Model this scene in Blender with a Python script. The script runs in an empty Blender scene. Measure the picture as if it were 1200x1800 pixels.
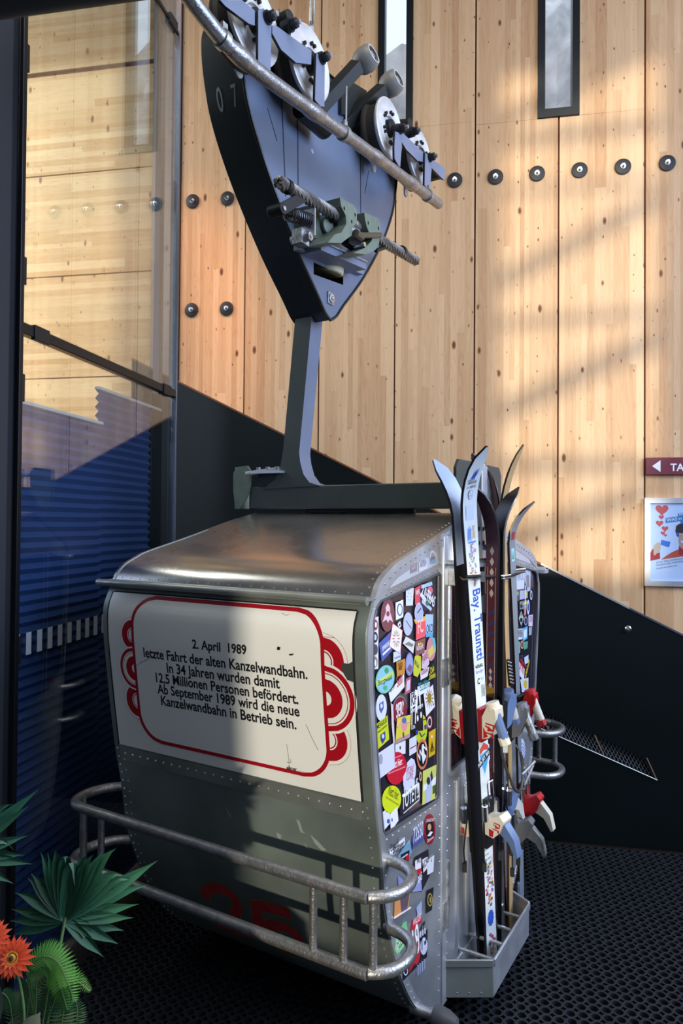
import bpy, math, random
from math import radians, sin, cos, pi
from mathutils import Vector, Matrix
from mathutils.geometry import tessellate_polygon
random.seed(7)
# ------------------------------------------------------------------ camera, light, exposure
F, H = 1243.0, 1.95
PITCH, ROLL = radians(.88), radians(.455)
YAW_G, YAW_R = radians(30.79), radians(10.62)
sc = bpy.context.scene
CU = Vector((0, -sin(PITCH), cos(PITCH))); CR = Vector((1, 0, 0)); CF = Vector((0, cos(PITCH), sin(PITCH)))
CR2 = CR*cos(ROLL) + CU*sin(ROLL); CU2 = -CR*sin(ROLL) + CU*cos(ROLL)
cam = bpy.data.objects.new('camera', bpy.data.cameras.new('camera'))
sc.collection.objects.link(cam); sc.camera = cam
cam.data.sensor_fit = 'VERTICAL'; cam.data.sensor_height = 36; cam.data.sensor_width = 24
cam.data.lens = F/1800*36; cam.data.clip_start = .05
m = Matrix((CR2, CU2, -CF)).transposed().to_4x4(); m.translation = (0, 0, H); cam.matrix_world = m
sc.view_settings.view_transform = 'Standard'; sc.view_settings.look = 'None'
sc.view_settings.gamma = 1; sc.view_settings.use_curve_mapping = False
sc.view_settings.exposure = 0.0
w = bpy.data.worlds.new('sky'); sc.world = w; w.use_nodes = True
nt = w.node_tree; bg = nt.nodes['Background']
tc = nt.nodes.new('ShaderNodeTexCoord'); sx = nt.nodes.new('ShaderNodeSeparateXYZ'); rp = nt.nodes.new('ShaderNodeValToRGB')
nt.links.new(tc.outputs['Generated'], sx.inputs[0]); nt.links.new(sx.outputs['Z'], rp.inputs[0]); nt.links.new(rp.outputs[0], bg.inputs[0])
rp.color_ramp.elements[0].position = 0.0; rp.color_ramp.elements[0].color = (.10, .11, .13, 1)
rp.color_ramp.elements[1].position = .6; rp.color_ramp.elements[1].color = (.82, .90, 1.0, 1)
e = rp.color_ramp.elements.new(.10); e.color = (.66, .76, .98, 1); e = rp.color_ramp.elements.new(.45); e.color = (.80, .90, 1.0, 1)
bg.inputs[1].default_value = 1.45
def lamp(name, kind, loc, d, col, power, size=None, size_y=None, angle=None, spot=None):
    l = bpy.data.lights.new(name, kind); l.color = col; l.energy = power
    if size: l.shape = 'RECTANGLE'; l.size = size; l.size_y = size_y or size
    if angle is not None: l.angle = radians(angle)
    if spot: l.spot_size = radians(spot); l.spot_blend = .8; l.shadow_soft_size = .15
    o = bpy.data.objects.new(name, l); sc.collection.objects.link(o); o.location = loc
    o.rotation_euler = Vector(d).to_track_quat('-Z', 'Y').to_euler(); return o
SUN = Vector((.19, .97, -.13)).normalized()
lamp('sun', 'SUN', (0, -20, 8), SUN, (1, .90, .72), 2.5, angle=1.5)
# added soft fill under the ceiling, and a lamp for the glazed side's daylight
lamp('overhead_fill', 'AREA', (.9, 1.0, 6.9), (-.05, .42, -1), (1, .97, .92), 170, 4.5, 3.0)
lamp('side_window_light', 'AREA', (5.0, 1.2, 4.2), (-1, .28, -.22), (.55, .68, 1), 400, 4.0, 3.4)
lamp('next_room_fill', 'AREA', (-5.2, 4.6, 6.4), (.1, .35, -1), (1, .96, .9), 260, 3.0, 2.0)  # added fill behind the glass, brightens the boarded wall
lamp('warm_spot', 'SPOT', (-.9, 3.6, 6.6), (-1.15, 2.3, -3.2), (1, .38, .07), 750, spot=46)  # added unseen spot, gives the left panels their warm reflected glow

# ------------------------------------------------------------------ frames
def ray(px, py): return CR2*((px-600)/F) + CU2*((900-py)/F) + CF
class Frame:
    def __init__(s, o, yaw): s.o = Vector(o); s.m = Matrix.Rotation(-yaw, 3, 'Z'); s.i = s.m.inverted(); s.yaw = yaw
    def loc(s, p): return s.i @ (Vector(p)-s.o)
    def wld(s, q): return s.m @ Vector(q) + s.o
    def hit(s, px, py, ax, val):            # where the line of sight meets a plane of this frame
        o = s.loc((0, 0, H)); d = s.i @ ray(px, py); t = (val-o[ax])/d[ax]; return o + d*t
_d = ray(659, 1060)
G = Frame((_d.x/_d.y*2.3, 2.3, 0), YAW_G)      # cabin: x out of the door side, y along the travel direction, origin at near corner
RM = Frame((0, 0, 0), YAW_R)                   # hall: x along the wood wall, y towards it
YB, YW, XG = 4.557, 5.757, -1.79
W0 = Frame((0, 0, 0), 0)

# ------------------------------------------------------------------ materials
def lin(c):
    if isinstance(c, str):
        c = c.lstrip('#'); c = [int(c[i:i+2], 16)/255 for i in (0, 2, 4)]
        return tuple((x/12.92 if x <= .04045 else ((x+.055)/1.055)**2.4) for x in c)
    return tuple(c)
_mats = {}
def mat(name, c, rough=.5, metal=0, bump=0, bscale=40, vary=0, vscale=6, spec=.5, stretch=(1, 1, 1), trans=0, coat=0, rvary=0):
    key = name
    if key in _mats: return _mats[key]
    M = bpy.data.materials.new(name); M.use_nodes = True; n = M.node_tree; b = n.nodes['Principled BSDF']
    c = lin(c); b.inputs['Base Color'].default_value = (*c, 1); b.inputs['Roughness'].default_value = rough
    b.inputs['Metallic'].default_value = metal; b.inputs['Specular IOR Level'].default_value = spec
    if trans: b.inputs['Transmission Weight'].default_value = trans
    if coat: b.inputs['Coat Weight'].default_value = coat; b.inputs['Coat Roughness'].default_value = .15
    if bump or vary or rvary:
        t = n.nodes.new('ShaderNodeTexCoord'); mp = n.nodes.new('ShaderNodeMapping'); mp.inputs['Scale'].default_value = stretch
        n.links.new(t.outputs['Object'], mp.inputs[0])
        if vary or rvary:
            ns = n.nodes.new('ShaderNodeTexNoise'); ns.inputs['Scale'].default_value = vscale; ns.inputs['Detail'].default_value = 5
            n.links.new(mp.outputs[0], ns.inputs[0])
            if vary:
                r = n.nodes.new('ShaderNodeValToRGB'); n.links.new(ns.outputs[0], r.inputs[0])
                r.color_ramp.elements[0].position = .3; r.color_ramp.elements[1].position = .7
                r.color_ramp.elements[0].color = (*[x*(1-vary) for x in c], 1); r.color_ramp.elements[1].color = (*[min(1, x*(1+vary)) for x in c], 1)
                n.links.new(r.outputs[0], b.inputs['Base Color'])
            if rvary:
                mr = n.nodes.new('ShaderNodeMapRange'); n.links.new(ns.outputs[0], mr.inputs[0])
                mr.inputs[1].default_value = .3; mr.inputs[2].default_value = .7; mr.inputs[3].default_value = rough-rvary; mr.inputs[4].default_value = rough+rvary
                n.links.new(mr.outputs[0], b.inputs['Roughness'])
        if bump:
            n2 = n.nodes.new('ShaderNodeTexNoise'); n2.inputs['Scale'].default_value = bscale; n2.inputs['Detail'].default_value = 4
            n.links.new(mp.outputs[0], n2.inputs[0]); bp = n.nodes.new('ShaderNodeBump'); bp.inputs['Strength'].default_value = bump; bp.inputs['Distance'].default_value = .004
            n.links.new(n2.outputs[0], bp.inputs['Height']); n.links.new(bp.outputs[0], b.inputs['Normal'])
    _mats[key] = M; return M
def ink(c, rough=.45):
    k = 'print_'+(c if isinstance(c, str) else '_'.join('%.2f' % x for x in c)).lstrip('#'); return mat(k, c, rough)
def wood(name, vertical=True, light='#DDBA90', dark='#BC9066', strip=.052, orange=0):
    M = bpy.data.materials.new(name); M.use_nodes = True; n = M.node_tree; L = n.links.new; b = n.nodes['Principled BSDF']
    N = lambda t: n.nodes.new('ShaderNode'+t)
    t = N('TexCoord'); oi = N('ObjectInfo'); s = N('SeparateXYZ'); L(t.outputs['Object'], s.inputs[0])
    across, along = ('X', 'Z') if vertical else ('Z', 'X')
    def math_(op, a, b_=None, c_=None):
        q = N('Math'); q.operation = op
        for i, v in enumerate((a, b_, c_)):
            if v is None: continue
            if isinstance(v, (int, float)): q.inputs[i].default_value = v
            else: L(v, q.inputs[i])
        return q.outputs[0]
    rnd = math_('MULTIPLY', oi.outputs['Random'], 37.0)
    # wobble the strip borders a little, then one tone per glued strip
    u = math_('DIVIDE', s.outputs[across], strip)
    wv = N('TexNoise'); wv.noise_dimensions = '1D'; wv.inputs['Scale'].default_value = 2.3; L(math_('ADD', s.outputs[across], rnd), wv.inputs['W'])
    u = math_('ADD', u, math_('MULTIPLY', wv.outputs[0], 3.0))
    cell = math_('FLOOR', math_('ADD', u, rnd))
    wn = N('TexWhiteNoise'); wn.noise_dimensions = '2D'; cb = N('CombineXYZ'); L(cell, cb.inputs[0])
    seg = math_('FLOOR', math_('ADD', math_('DIVIDE', s.outputs[along], 2.9), math_('MULTIPLY', cell, .37))); L(seg, cb.inputs[1]); L(cb.outputs[0], wn.inputs[0])
    mp = N('Mapping'); L(t.outputs['Object'], mp.inputs[0])
    off = N('CombineXYZ'); L(rnd, off.inputs[0]); L(rnd, off.inputs[2]); L(off.outputs[0], mp.inputs['Location'])
    mp.inputs['Scale'].default_value = (26, 1, 1.1) if vertical else (1.1, 1, 26)
    g = N('TexNoise'); g.inputs['Scale'].default_value = 1.6; g.inputs['Detail'].default_value = 7; g.inputs['Distortion'].default_value = .5; L(mp.outputs[0], g.inputs[0])
    # cathedral figure: bands of a slowly varying field
    mp3 = N('Mapping'); L(t.outputs['Object'], mp3.inputs[0]); L(off.outputs[0], mp3.inputs['Location'])
    mp3.inputs['Scale'].default_value = (9, 1, .9) if vertical else (.9, 1, 9)
    fg = N('TexNoise'); fg.inputs['Scale'].default_value = 1.0; fg.inputs['Detail'].default_value = 1.5; L(mp3.outputs[0], fg.inputs[0])
    band = math_('SINE', math_('ADD', math_('MULTIPLY', fg.outputs[0], 95), math_('MULTIPLY', cell, 2.1)))
    tone = math_('ADD', math_('MULTIPLY', wn.outputs[0], .62), math_('MULTIPLY', g.outputs[0], .5))
    tone = math_('SUBTRACT', tone, math_('MULTIPLY', math_('MAXIMUM', band, .2), .13))
    r = N('ValToRGB'); L(tone, r.inputs[0]); r.color_ramp.elements[0].position = .12; r.color_ramp.elements[1].position = .8
    r.color_ramp.elements[0].color = (*lin(dark), 1); r.color_ramp.elements[1].color = (*lin(light), 1)
    # knots
    def knots(scale, keep, size, seedoff):
        mk = N('Mapping'); L(t.outputs['Object'], mk.inputs[0]); mk.inputs['Scale'].default_value = scale
        o2 = N('CombineXYZ'); L(math_('ADD', rnd, seedoff), o2.inputs[0]); L(rnd, o2.inputs[2]); L(o2.outputs[0], mk.inputs['Location'])
        v = N('TexVoronoi'); v.voronoi_dimensions = '2D'; v.inputs['Scale'].default_value = 1
        s2 = N('SeparateXYZ'); L(mk.outputs[0], s2.inputs[0]); c2 = N('CombineXYZ'); L(s2.outputs[0], c2.inputs[0]); L(s2.outputs[2], c2.inputs[1]); L(c2.outputs[0], v.inputs[0])
        cs = N('SeparateColor'); L(v.outputs['Color'], cs.inputs[0])
        rad = math_('MULTIPLY', math_('SUBTRACT', cs.outputs[0], keep), size/(1-keep))
        return math_('SMOOTH_MIN', math_('MAXIMUM', math_('MULTIPLY', math_('SUBTRACT', rad, v.outputs['Distance']), 16), 0), 1.0, .1)
    k1 = knots((6.5, 1, 3.0), .52, .13, 0); k2 = knots((13, 1, 7), .62, .11, 11)
    kk = math_('MINIMUM', math_('MAXIMUM', k1, k2), 1.0)
    mx = N('Mix'); mx.data_type = 'RGBA'; L(kk, mx.inputs[0]); L(r.outputs[0], mx.inputs[6]); mx.inputs[7].default_value = (*lin('#6E4226'), 1)
    L(mx.outputs[2], b.inputs['Base Color']); b.inputs['Roughness'].default_value = .55; b.inputs['Specular IOR Level'].default_value = .3
    bp = N('Bump'); bp.inputs['Strength'].default_value = .12; bp.inputs['Distance'].default_value = .003; L(g.outputs[0], bp.inputs['Height']); L(bp.outputs[0], b.inputs['Normal'])
    return M
def glass_mat(name, refl, tint=(1, 1, 1), rough=.0):
    M = bpy.data.materials.new(name); M.use_nodes = True; n = M.node_tree; n.nodes.clear(); L = n.links.new
    o = n.nodes.new('ShaderNodeOutputMaterial'); mx = n.nodes.new('ShaderNodeMixShader'); t = n.nodes.new('ShaderNodeBsdfTransparent'); g = n.nodes.new('ShaderNodeBsdfGlossy')
    t.inputs[0].default_value = (*tint, 1); g.inputs['Roughness'].default_value = rough; g.inputs[0].default_value = (.95, .97, 1, 1)
    lw = n.nodes.new('ShaderNodeLayerWeight'); pw = n.nodes.new('ShaderNodeMath'); pw.operation = 'POWER'; pw.inputs[1].default_value = 4; L(lw.outputs['Facing'], pw.inputs[0])
    ad = n.nodes.new('ShaderNodeMath'); ad.operation = 'ADD'; ad.inputs[1].default_value = refl; ad.use_clamp = True
    L(pw.outputs[0], ad.inputs[0]); L(ad.outputs[0], mx.inputs[0]); L(t.outputs[0], mx.inputs[1]); L(g.outputs[0], mx.inputs[2]); L(mx.outputs[0], o.inputs[0]); return M
ALU = mat('brushed_aluminium', (.50, .52, .52), .34, .92, .06, 60, .14, 5, rvary=.07)
ALU_L = mat('light_aluminium', (.62, .65, .70), .38, .75, .05, 80, .08, 9, rvary=.06)
ALU_D = mat('weathered_aluminium', (.36, .39, .365), .42, .68, .06, 40, .22, 4, rvary=.08)
STEEL = mat('galvanised_steel', (.42, .43, .43), .42, .85, .25, 90, .25, 30, rvary=.08)
PIPE = mat('cast_pipe', (.36, .36, .36), .38, .85, .5, 120, .2, 40)
DPAINT = mat('dark_green_grey_paint', '#3A423F', .45, 0, .05, 30, .10, 6)
BOXP = mat('sky_lit_blue_paint', '#66738A', .38, 0, .05, 20, .08, 4)  # blue sky light on right-facing sides, put into the paint colour
BOXD = mat('black_green_paint', '#1E2523', .4, 0, .05, 20, .1, 4)
BRK = mat('grey_blue_bracket_paint', '#78839A', .4, 0, .03, 20, .06, 8)
GREEN = mat('pale_green_cast', '#6C7A6C', .5, .1, .3, 70, .15, 20)
BLACK = mat('black_rubber', '#141415', .6); DARKM = mat('dark_metal', '#26282B', .45, .5)
WHEEL = mat('grey_white_wheel', '#D2D0CE', .45, .1, .1, 60, .1, 20); TYRE = mat('brown_black_tyre', '#34312C', .7, 0, .2, 60)
CHROME = mat('chrome', (.8, .82, .85), .15, 1); WHITE = mat('white_enamel', '#E9EBE8', .22, 0, 0, 10, .02, 3, coat=.3)
CREAM = mat('cream_plastic', '#D8D2C0', .4); RED = mat('red_plastic', '#B3161C', .4); BLUEP = mat('blue_grey_plastic', '#5A7099', .4)
DGLASS = glass_mat('plexiglass', .05, (.45, .5, .55)); GLASS = glass_mat('partition_glass', .13, (.88, .92, .92)); CLEAR = glass_mat('clear_glass', .03, (.9, .95, 1))
NAVY = mat('navy_pleated_fabric', '#32508A', .7, 0, .1, 100); FRAME = mat('black_frame_metal', '#15191F', .38, .4)
STAIR = mat('dark_lacquered_steel', '#0B1416', .32, .2, .04, 3, .15, 2)
RUBBER = mat('rubber_mat', '#1C2027', .55, 0, .1, 60, .2, 9)

# ------------------------------------------------------------------ mesh builder
class MB:
    def __init__(s): s.v = []; s.f = []; s.m = []; s.mats = []
    def mi(s, m):
        if m not in s.mats: s.mats.append(m)
        return s.mats.index(m)
    def add(s, vs, fs, m):
        b = len(s.v); s.v += [tuple(x) for x in vs]; k = s.mi(m)
        for f in fs: s.f.append([b+i for i in f]); s.m.append(k)
    def box(s, a, b, m, M=None):
        a, b = Vector(a), Vector(b)
        vs = [Vector((x, y, z)) for x in (a.x, b.x) for y in (a.y, b.y) for z in (a.z, b.z)]
        if M is not None: vs = [M @ v for v in vs]
        s.add(vs, [(0, 1, 3, 2), (4, 6, 7, 5), (0, 4, 5, 1), (2, 3, 7, 6), (0, 2, 6, 4), (1, 5, 7, 3)], m); return s
    def cyl(s, p, q, r, m, r2=None, n=16, cap=True):
        p, q = Vector(p), Vector(q); r2 = r if r2 is None else r2; d = (q-p).normalized()
        a = d.orthogonal().normalized(); b = d.cross(a)
        vs = [p+(a*cos(2*pi*i/n)+b*sin(2*pi*i/n))*r for i in range(n)]+[q+(a*cos(2*pi*i/n)+b*sin(2*pi*i/n))*r2 for i in range(n)]
        fs = [(i, (i+1) % n, n+(i+1) % n, n+i) for i in range(n)]
        if cap: fs += [tuple(range(n-1, -1, -1)), tuple(range(n, 2*n))]
        s.add(vs, fs, m); return s
    def tube(s, pts, r, m, n=10, closed=False, cap=True):
        pts = [Vector(p) for p in pts]; N = len(pts); rr = r if isinstance(r, (list, tuple)) else [r]*N
        vs = []; pa = None
        for i, p in enumerate(pts):
            if closed: d = pts[(i+1) % N]-pts[i-1]
            else: d = pts[min(i+1, N-1)]-pts[max(i-1, 0)]
            d.normalize(); a = d.orthogonal().normalized() if pa is None else (pa-d*pa.dot(d)).normalized(); pa = a; b = d.cross(a)
            vs += [p+(a*cos(2*pi*k/n)+b*sin(2*pi*k/n))*rr[i] for k in range(n)]
        fs = []
        for i in range(N if closed else N-1):
            j = (i+1) % N
            fs += [(i*n+k, i*n+(k+1) % n, j*n+(k+1) % n, j*n+k) for k in range(n)]
        if not closed and cap: fs += [tuple(range(n-1, -1, -1)), tuple((N-1)*n+k for k in range(n))]
        s.add(vs, fs, m); return s
    def lathe(s, c, ax, prof, m, n=28):       # prof: (distance along axis, radius)
        c = Vector(c); d = Vector(ax).normalized(); a = d.orthogonal().normalized(); b = d.cross(a); vs = []
        for t, r in prof: vs += [c+d*t+(a*cos(2*pi*k/n)+b*sin(2*pi*k/n))*r for k in range(n)]
        fs = [(i*n+k, i*n+(k+1) % n, (i+1)*n+(k+1) % n, (i+1)*n+k) for i in range(len(prof)-1) for k in range(n)]
        s.add(vs, fs, m); return s
    def plate(s, outer, holes, fn, t0, t1, m, side=None):   # 2D outline, fn(u,v,t)->3D, from t0 to t1
        loops = [[Vector((u, v, 0)) for u, v in l] for l in [outer]+list(holes)]
        tri = tessellate_polygon(loops); flat = [p for l in loops for p in l]; n = len(flat)
        vs = [fn(p.x, p.y, t0) for p in flat]+[fn(p.x, p.y, t1) for p in flat]
        s.add(vs, [tuple(t) for t in tri]+[tuple(i+n for i in reversed(t)) for t in tri], m)
        fs = []; b = 0
        for l in loops:
            k = len(l); fs += [(b+i, b+(i+1) % k, n+b+(i+1) % k, n+b+i) for i in range(k)]; b += k
        s.add(vs, fs, side or m); return s
    def flat(s, outer, fn, t, m, holes=()):
        loops = [[Vector((u, v, 0)) for u, v in l] for l in [outer]+list(holes)]
        tri = tessellate_polygon(loops); s.add([fn(p.x, p.y, t) for l in loops for p in l], [tuple(t_) for t_ in tri], m); return s
    def text(s, body, fn, a, b, t, m, hs=1.0, bold=.0, depth=0):     # baseline from a to b in (u,v)
        vs, fs, w_ = glyphs(body, bold); a, b = Vector(a), Vector(b); d = b-a; k = d.length/w_; ux = d.normalized(); uy = Vector((-ux.y, ux.x))
        s.add([fn(*(a+ux*(x*k)+uy*(y*k*hs)), t) for x, y in vs], fs, m); return s
    def ball(s, c, r, m, n=10):
        c = Vector(c); r = Vector(r) if not isinstance(r, (int, float)) else Vector((r, r, r)); k = n//2
        vs = [c+Vector((r.x*sin(pi*i/k)*cos(2*pi*j/n), r.y*sin(pi*i/k)*sin(2*pi*j/n), r.z*cos(pi*i/k))) for i in range(k+1) for j in range(n)]
        s.add(vs, [(i*n+j, (i+1)*n+j, (i+1)*n+(j+1) % n, i*n+(j+1) % n) for i in range(k) for j in range(n)], m); return s
    def build(s, name, parent=None, frame=None, origin=None, smooth=True, bevel=0, angle=35, **pr):
        vs = s.v; fr = frame or W0; org = Vector((0, 0, 0))
        if parent is None:
            org = Vector(origin) if origin is not None else Vector([(min(v[i] for v in vs)+max(v[i] for v in vs))/2 if i < 2 else min(v[i] for v in vs) for i in range(3)])
            vs = [(v[0]-org.x, v[1]-org.y, v[2]-org.z) for v in vs]
        elif origin is not None:
            org = Vector(origin); vs = [(v[0]-org.x, v[1]-org.y, v[2]-org.z) for v in vs]
        me = bpy.data.meshes.new(name); me.from_pydata(vs, [], s.f)
        for mm in s.mats: me.materials.append(mm)
        me.polygons.foreach_set('material_index', s.m); me.update()
        if smooth: me.shade_smooth(); me.set_sharp_from_angle(angle=radians(angle))
        o = bpy.data.objects.new(name, me); sc.collection.objects.link(o)
        if parent is None:
            o.location = fr.wld(org); o.rotation_euler = (0, 0, -fr.yaw)
        else:
            o.parent = parent
            if origin is not None: o.location = org
        if bevel:
            bv = o.modifiers.new('bevel', 'BEVEL'); bv.width = bevel; bv.segments = 2; bv.limit_method = 'ANGLE'; bv.angle_limit = radians(40)
        for k, v in pr.items(): o[k] = v
        return o
_gl = {}
def glyphs(body, bold=0):
    key = (body, bold)
    if key not in _gl:
        cu = bpy.data.curves.new('t', 'FONT'); cu.body = body; cu.resolution_u = 3; cu.offset = bold
        o = bpy.data.objects.new('t', cu); sc.collection.objects.link(o); bpy.context.view_layer.update()
        me = o.evaluated_get(bpy.context.evaluated_depsgraph_get()).to_mesh()
        vs = [(v.co.x, v.co.y) for v in me.vertices]; fs = [tuple(p.vertices) for p in me.polygons]
        x0 = min(v[0] for v in vs); x1 = max(v[0] for v in vs); _gl[key] = ([(x-x0, y) for x, y in vs], fs, x1-x0)
        bpy.data.objects.remove(o); bpy.data.curves.remove(cu)
    return _gl[key]
def empty(name, fr, loc, **pr):
    o = bpy.data.objects.new(name, None); sc.collection.objects.link(o); o.empty_display_size = .05
    o.location = fr.wld(loc); o.rotation_euler = (0, 0, -fr.yaw)
    for k, v in pr.items(): o[k] = v
    return o
def circ(u, v, r, n=24, ry=None, a0=0, a1=2*pi, full=True):
    ry = ry or r; k = n if full else n+1
    return [(u+r*cos(a0+(a1-a0)*i/n), v+ry*sin(a0+(a1-a0)*i/n)) for i in range(k)]
def rrect(x0, y0, x1, y1, r, n=6):
    o = []
    for cx, cy, a in ((x1-r, y1-r, 0), (x0+r, y1-r, pi/2), (x0+r, y0+r, pi), (x1-r, y0+r, 1.5*pi)):
        o += [(cx+r*cos(a+pi/2*i/n), cy+r*sin(a+pi/2*i/n)) for i in range(n+1)]
    return o
def smoothpath(pts, n=6):
    P = [Vector(p) for p in pts]; out = []
    for i in range(len(P)-1):
        a = P[max(i-1, 0)]; b = P[i]; c = P[i+1]; d = P[min(i+2, len(P)-1)]
        for k in range(n):
            t = k/n; out.append(.5*((2*b)+(c-a)*t+(2*a-5*b+4*c-d)*t*t+(3*b-a-3*c+d)*t**3))
    return out+[P[-1]]
# ================================================================== the hall
def rbox(name, a, b, m, parent=None, bevel=0, frame=RM, **pr):
    q = MB(); q.box(a, b, m); return q.build(name, parent, frame, bevel=bevel, **pr)
WOODV = wood('spruce_panel_vertical'); WOODH = wood('spruce_panel_horizontal', False, light='#D8BD93', dark='#B9935F')
JOINT = mat('red_brown_joint', '#5A2A17', .8); OFFW = mat('pale_grey_plaster', '#8C8E90', .8)
fl = MB(); fl.box((-7, -3.2, -.06), (5.2, 6.1, -.022), mat('black_floor_base', '#060708', .8)); fl.build('floor', frame=RM, kind='structure')
rbox('ceiling', (-7, -3.2, 7.2), (5.2, 6.2, 7.4), mat('ceiling_white_grey', '#9A948A', .8), kind='structure')
# wood wall: one object per panel, joints recessed
wb = MB(); wall_y = YW
# backing with openings left for the windows is built as strips
WIN = [(-.80, -.512, 5.20), (.48, .797, 5.17)]
xs = [-2.53, -.79, -.52, .49, .787, 5.2]
for i in range(0, 5):
    if i in (1, 3): wb.box((xs[i], YW+.028, 0), (xs[i+1], YW+.12, 5.24), JOINT)
    else: wb.box((xs[i], YW+.028, 0), (xs[i+1], YW+.12, 7.2), JOINT)
wallb = wb.build('wall_back', frame=RM, kind='structure', origin=(0, YW+.05, 0))
edges = [-3.23, -2.53, -1.936, -1.284, -.648, -.005, .643, 1.284, 1.93, 2.575, 3.22, 3.865, 4.51, 5.155]
for i in range(1, len(edges)-1):
    a, b = edges[i]+.0058, edges[i+1]-.0058
    q = MB(); loc = ((a+b)/2, YW, 0)
    cut = None
    for (wa, wb_, wz) in WIN:
        if wa < b and wb_ > a: cut = (wa, wb_, wz)
    if cut:
        q.box((a, YW-.0, 0), (b, YW+.03, cut[2]), WOODV)
        if cut[0] > a: q.box((a, YW, cut[2]), (cut[0], YW+.03, 7.2), WOODV)
        if cut[1] < b: q.box((cut[1], YW, cut[2]), (b, YW+.03, 7.2), WOODV)
    else: q.box((a, YW, 0), (b, YW+.03, 7.2), WOODV)
    q.v = [(v[0], v[1]-(YW+.05), v[2]) for v in q.v]
    q.build('wood_panel', wallb, origin=((a+b)/2, 0, .01*i), bevel=.003)
# windows in the wood wall
for k, (wa, wb_, wz) in enumerate(WIN):
    e_ = empty('window_%d' % (k+1), RM, ((wa+wb_)/2, YW, wz), kind='structure')
    hw = (wb_-wa)/2
    q = MB(); q.plate([(-hw, 0), (hw, 0), (hw, 2.0), (-hw, 2.0)], [[(-hw+.055, .065), (hw-.055, .065), (hw-.055, 1.93), (-hw+.055, 1.93)]], lambda u, v, t: (u, t, v), -.02, .10, FRAME)
    q.build('window_frame', e_, bevel=.003)
    q = MB(); q.box((-hw+.05, .05, .06), (hw-.05, .056, 1.94), CLEAR); q.build('window_pane', e_)
# snow bank and shaded rock outside, seen through the slit windows
def bank():
    q = MB(); n = 60; vs = []; fs = []
    for j in range(24):
        for i in range(n):
            x = -6+12*i/(n-1); v = j/23; z = 2.0+v*(7.6+.5*sin(x*1.7)+.25*sin(x*5.1))*1.0; y = 8.6+v*2.2+.28*sin(x*3+v*9)*cos(v*13+x)+.10*sin(x*19+v*31)
            vs.append((x, y, z))
    fs = [(j*n+i, j*n+i+1, (j+1)*n+i+1, (j+1)*n+i) for j in range(23) for i in range(n-1)]
    q.add(vs, fs, mat('shaded_snowy_rock', '#A9A9AF', .9, 0, 1, 3, .5, 1.6)); return q
bank().build('snow_bank', frame=RM, kind='stuff', label='grey snowy rock slope outside the narrow wall windows', category='slope')
# boarded wall seen through the glass partition
q = MB(); q.box((-7, YW+.03, 0), (-2.54, YW+.12, 7.2), JOINT); wl = q.build('wall_left', frame=RM, kind='structure', origin=(-4, YW+.05, 0))
zz = [RM.hit(150, y, 1, YW).z for y in (122, 303, 483)]
zz = [7.2, zz[0], zz[1], zz[2], zz[2]-.92, zz[2]-1.84, zz[2]-2.76, 0]
for i in range(len(zz)-1):
    g_ = .022 if i == 0 else .006
    q = MB(); q.box((-6.9, YW, zz[i+1]+(.022 if i == 0 else .005)), (-2.78, YW+.03, zz[i]-(.02 if i == 1 else .005)), WOODH)
    q.v = [(v[0]+4, v[1]-YW-.05, v[2]) for v in q.v]; q.build('wood_board', wl, origin=(-1-.3*i, 0, .37*i), bevel=.003)
rbox('trim_1', (-2.78, YW-.03, 0), (-2.54, YW+.03, 7.2), mat('grey_post_cladding', '#8E8B8C', .6), kind='structure')
# wall anchors: round black plates with a steel bolt
ROWU = 4.731
anch = [(-2.414, ROWU), (-2.098, ROWU)]+[(-.168+.3222*i-.3222*0, ROWU) for i in range(0, 6)]+[(-2.413, 3.783), (-2.095, 3.78)]
hidden = [(-.168-.3222*i, ROWU) for i in range(1, 3)]
names = ['round black wall plate with steel bolt, upper left pair, left one', 'round black wall plate with steel bolt, upper left pair, right one beside the grey carriage',
 'black wall plate closest to the end of the carriage pipe', 'black wall plate second from the carriage pipe, right of a panel joint', 'black wall plate below left of the right slit window',
 'black wall plate just below the right slit window, right of the joint', 'second black wall plate from the right edge in the upper row', 'black wall plate nearest the right edge of the picture',
 'round black wall plate with steel bolt, lower left pair, left one', 'round black wall plate with steel bolt, lower left pair, right one']
PLT = mat('black_plate', '#23252A', .5, .2)
for i, (x, z) in enumerate(anch+hidden+[(x_, 3.78) for x_ in (-.168, .154)][:0]):
    lab = names[i] if i < len(names) else 'black wall plate behind the wheel carriage, %s' % ('nearer the slit window' if i == len(names) else 'farther left of the slit window')
    q = MB(); q.lathe((x, YW, z), (0, -1, 0), [(0, 0), (0, .058), (.007, .062), (.014, .060), (.016, .054), (.016, 0)], PLT, 28)
    o = q.build('wall_anchor', frame=RM, origin=(x, YW, z), label=lab, category='wall plate', group='round plates bolted to the wood wall')
    q = MB(); q.cyl((0, -.014, 0), (0, -.022, 0), .021, STEEL, n=18); q.cyl((0, -.022, 0), (0, -.036, 0), .015, CHROME, n=6); q.cyl((0, -.036, 0), (0, -.05, 0), .009, CHROME, n=12)
    q.build('bolt', o)
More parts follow.
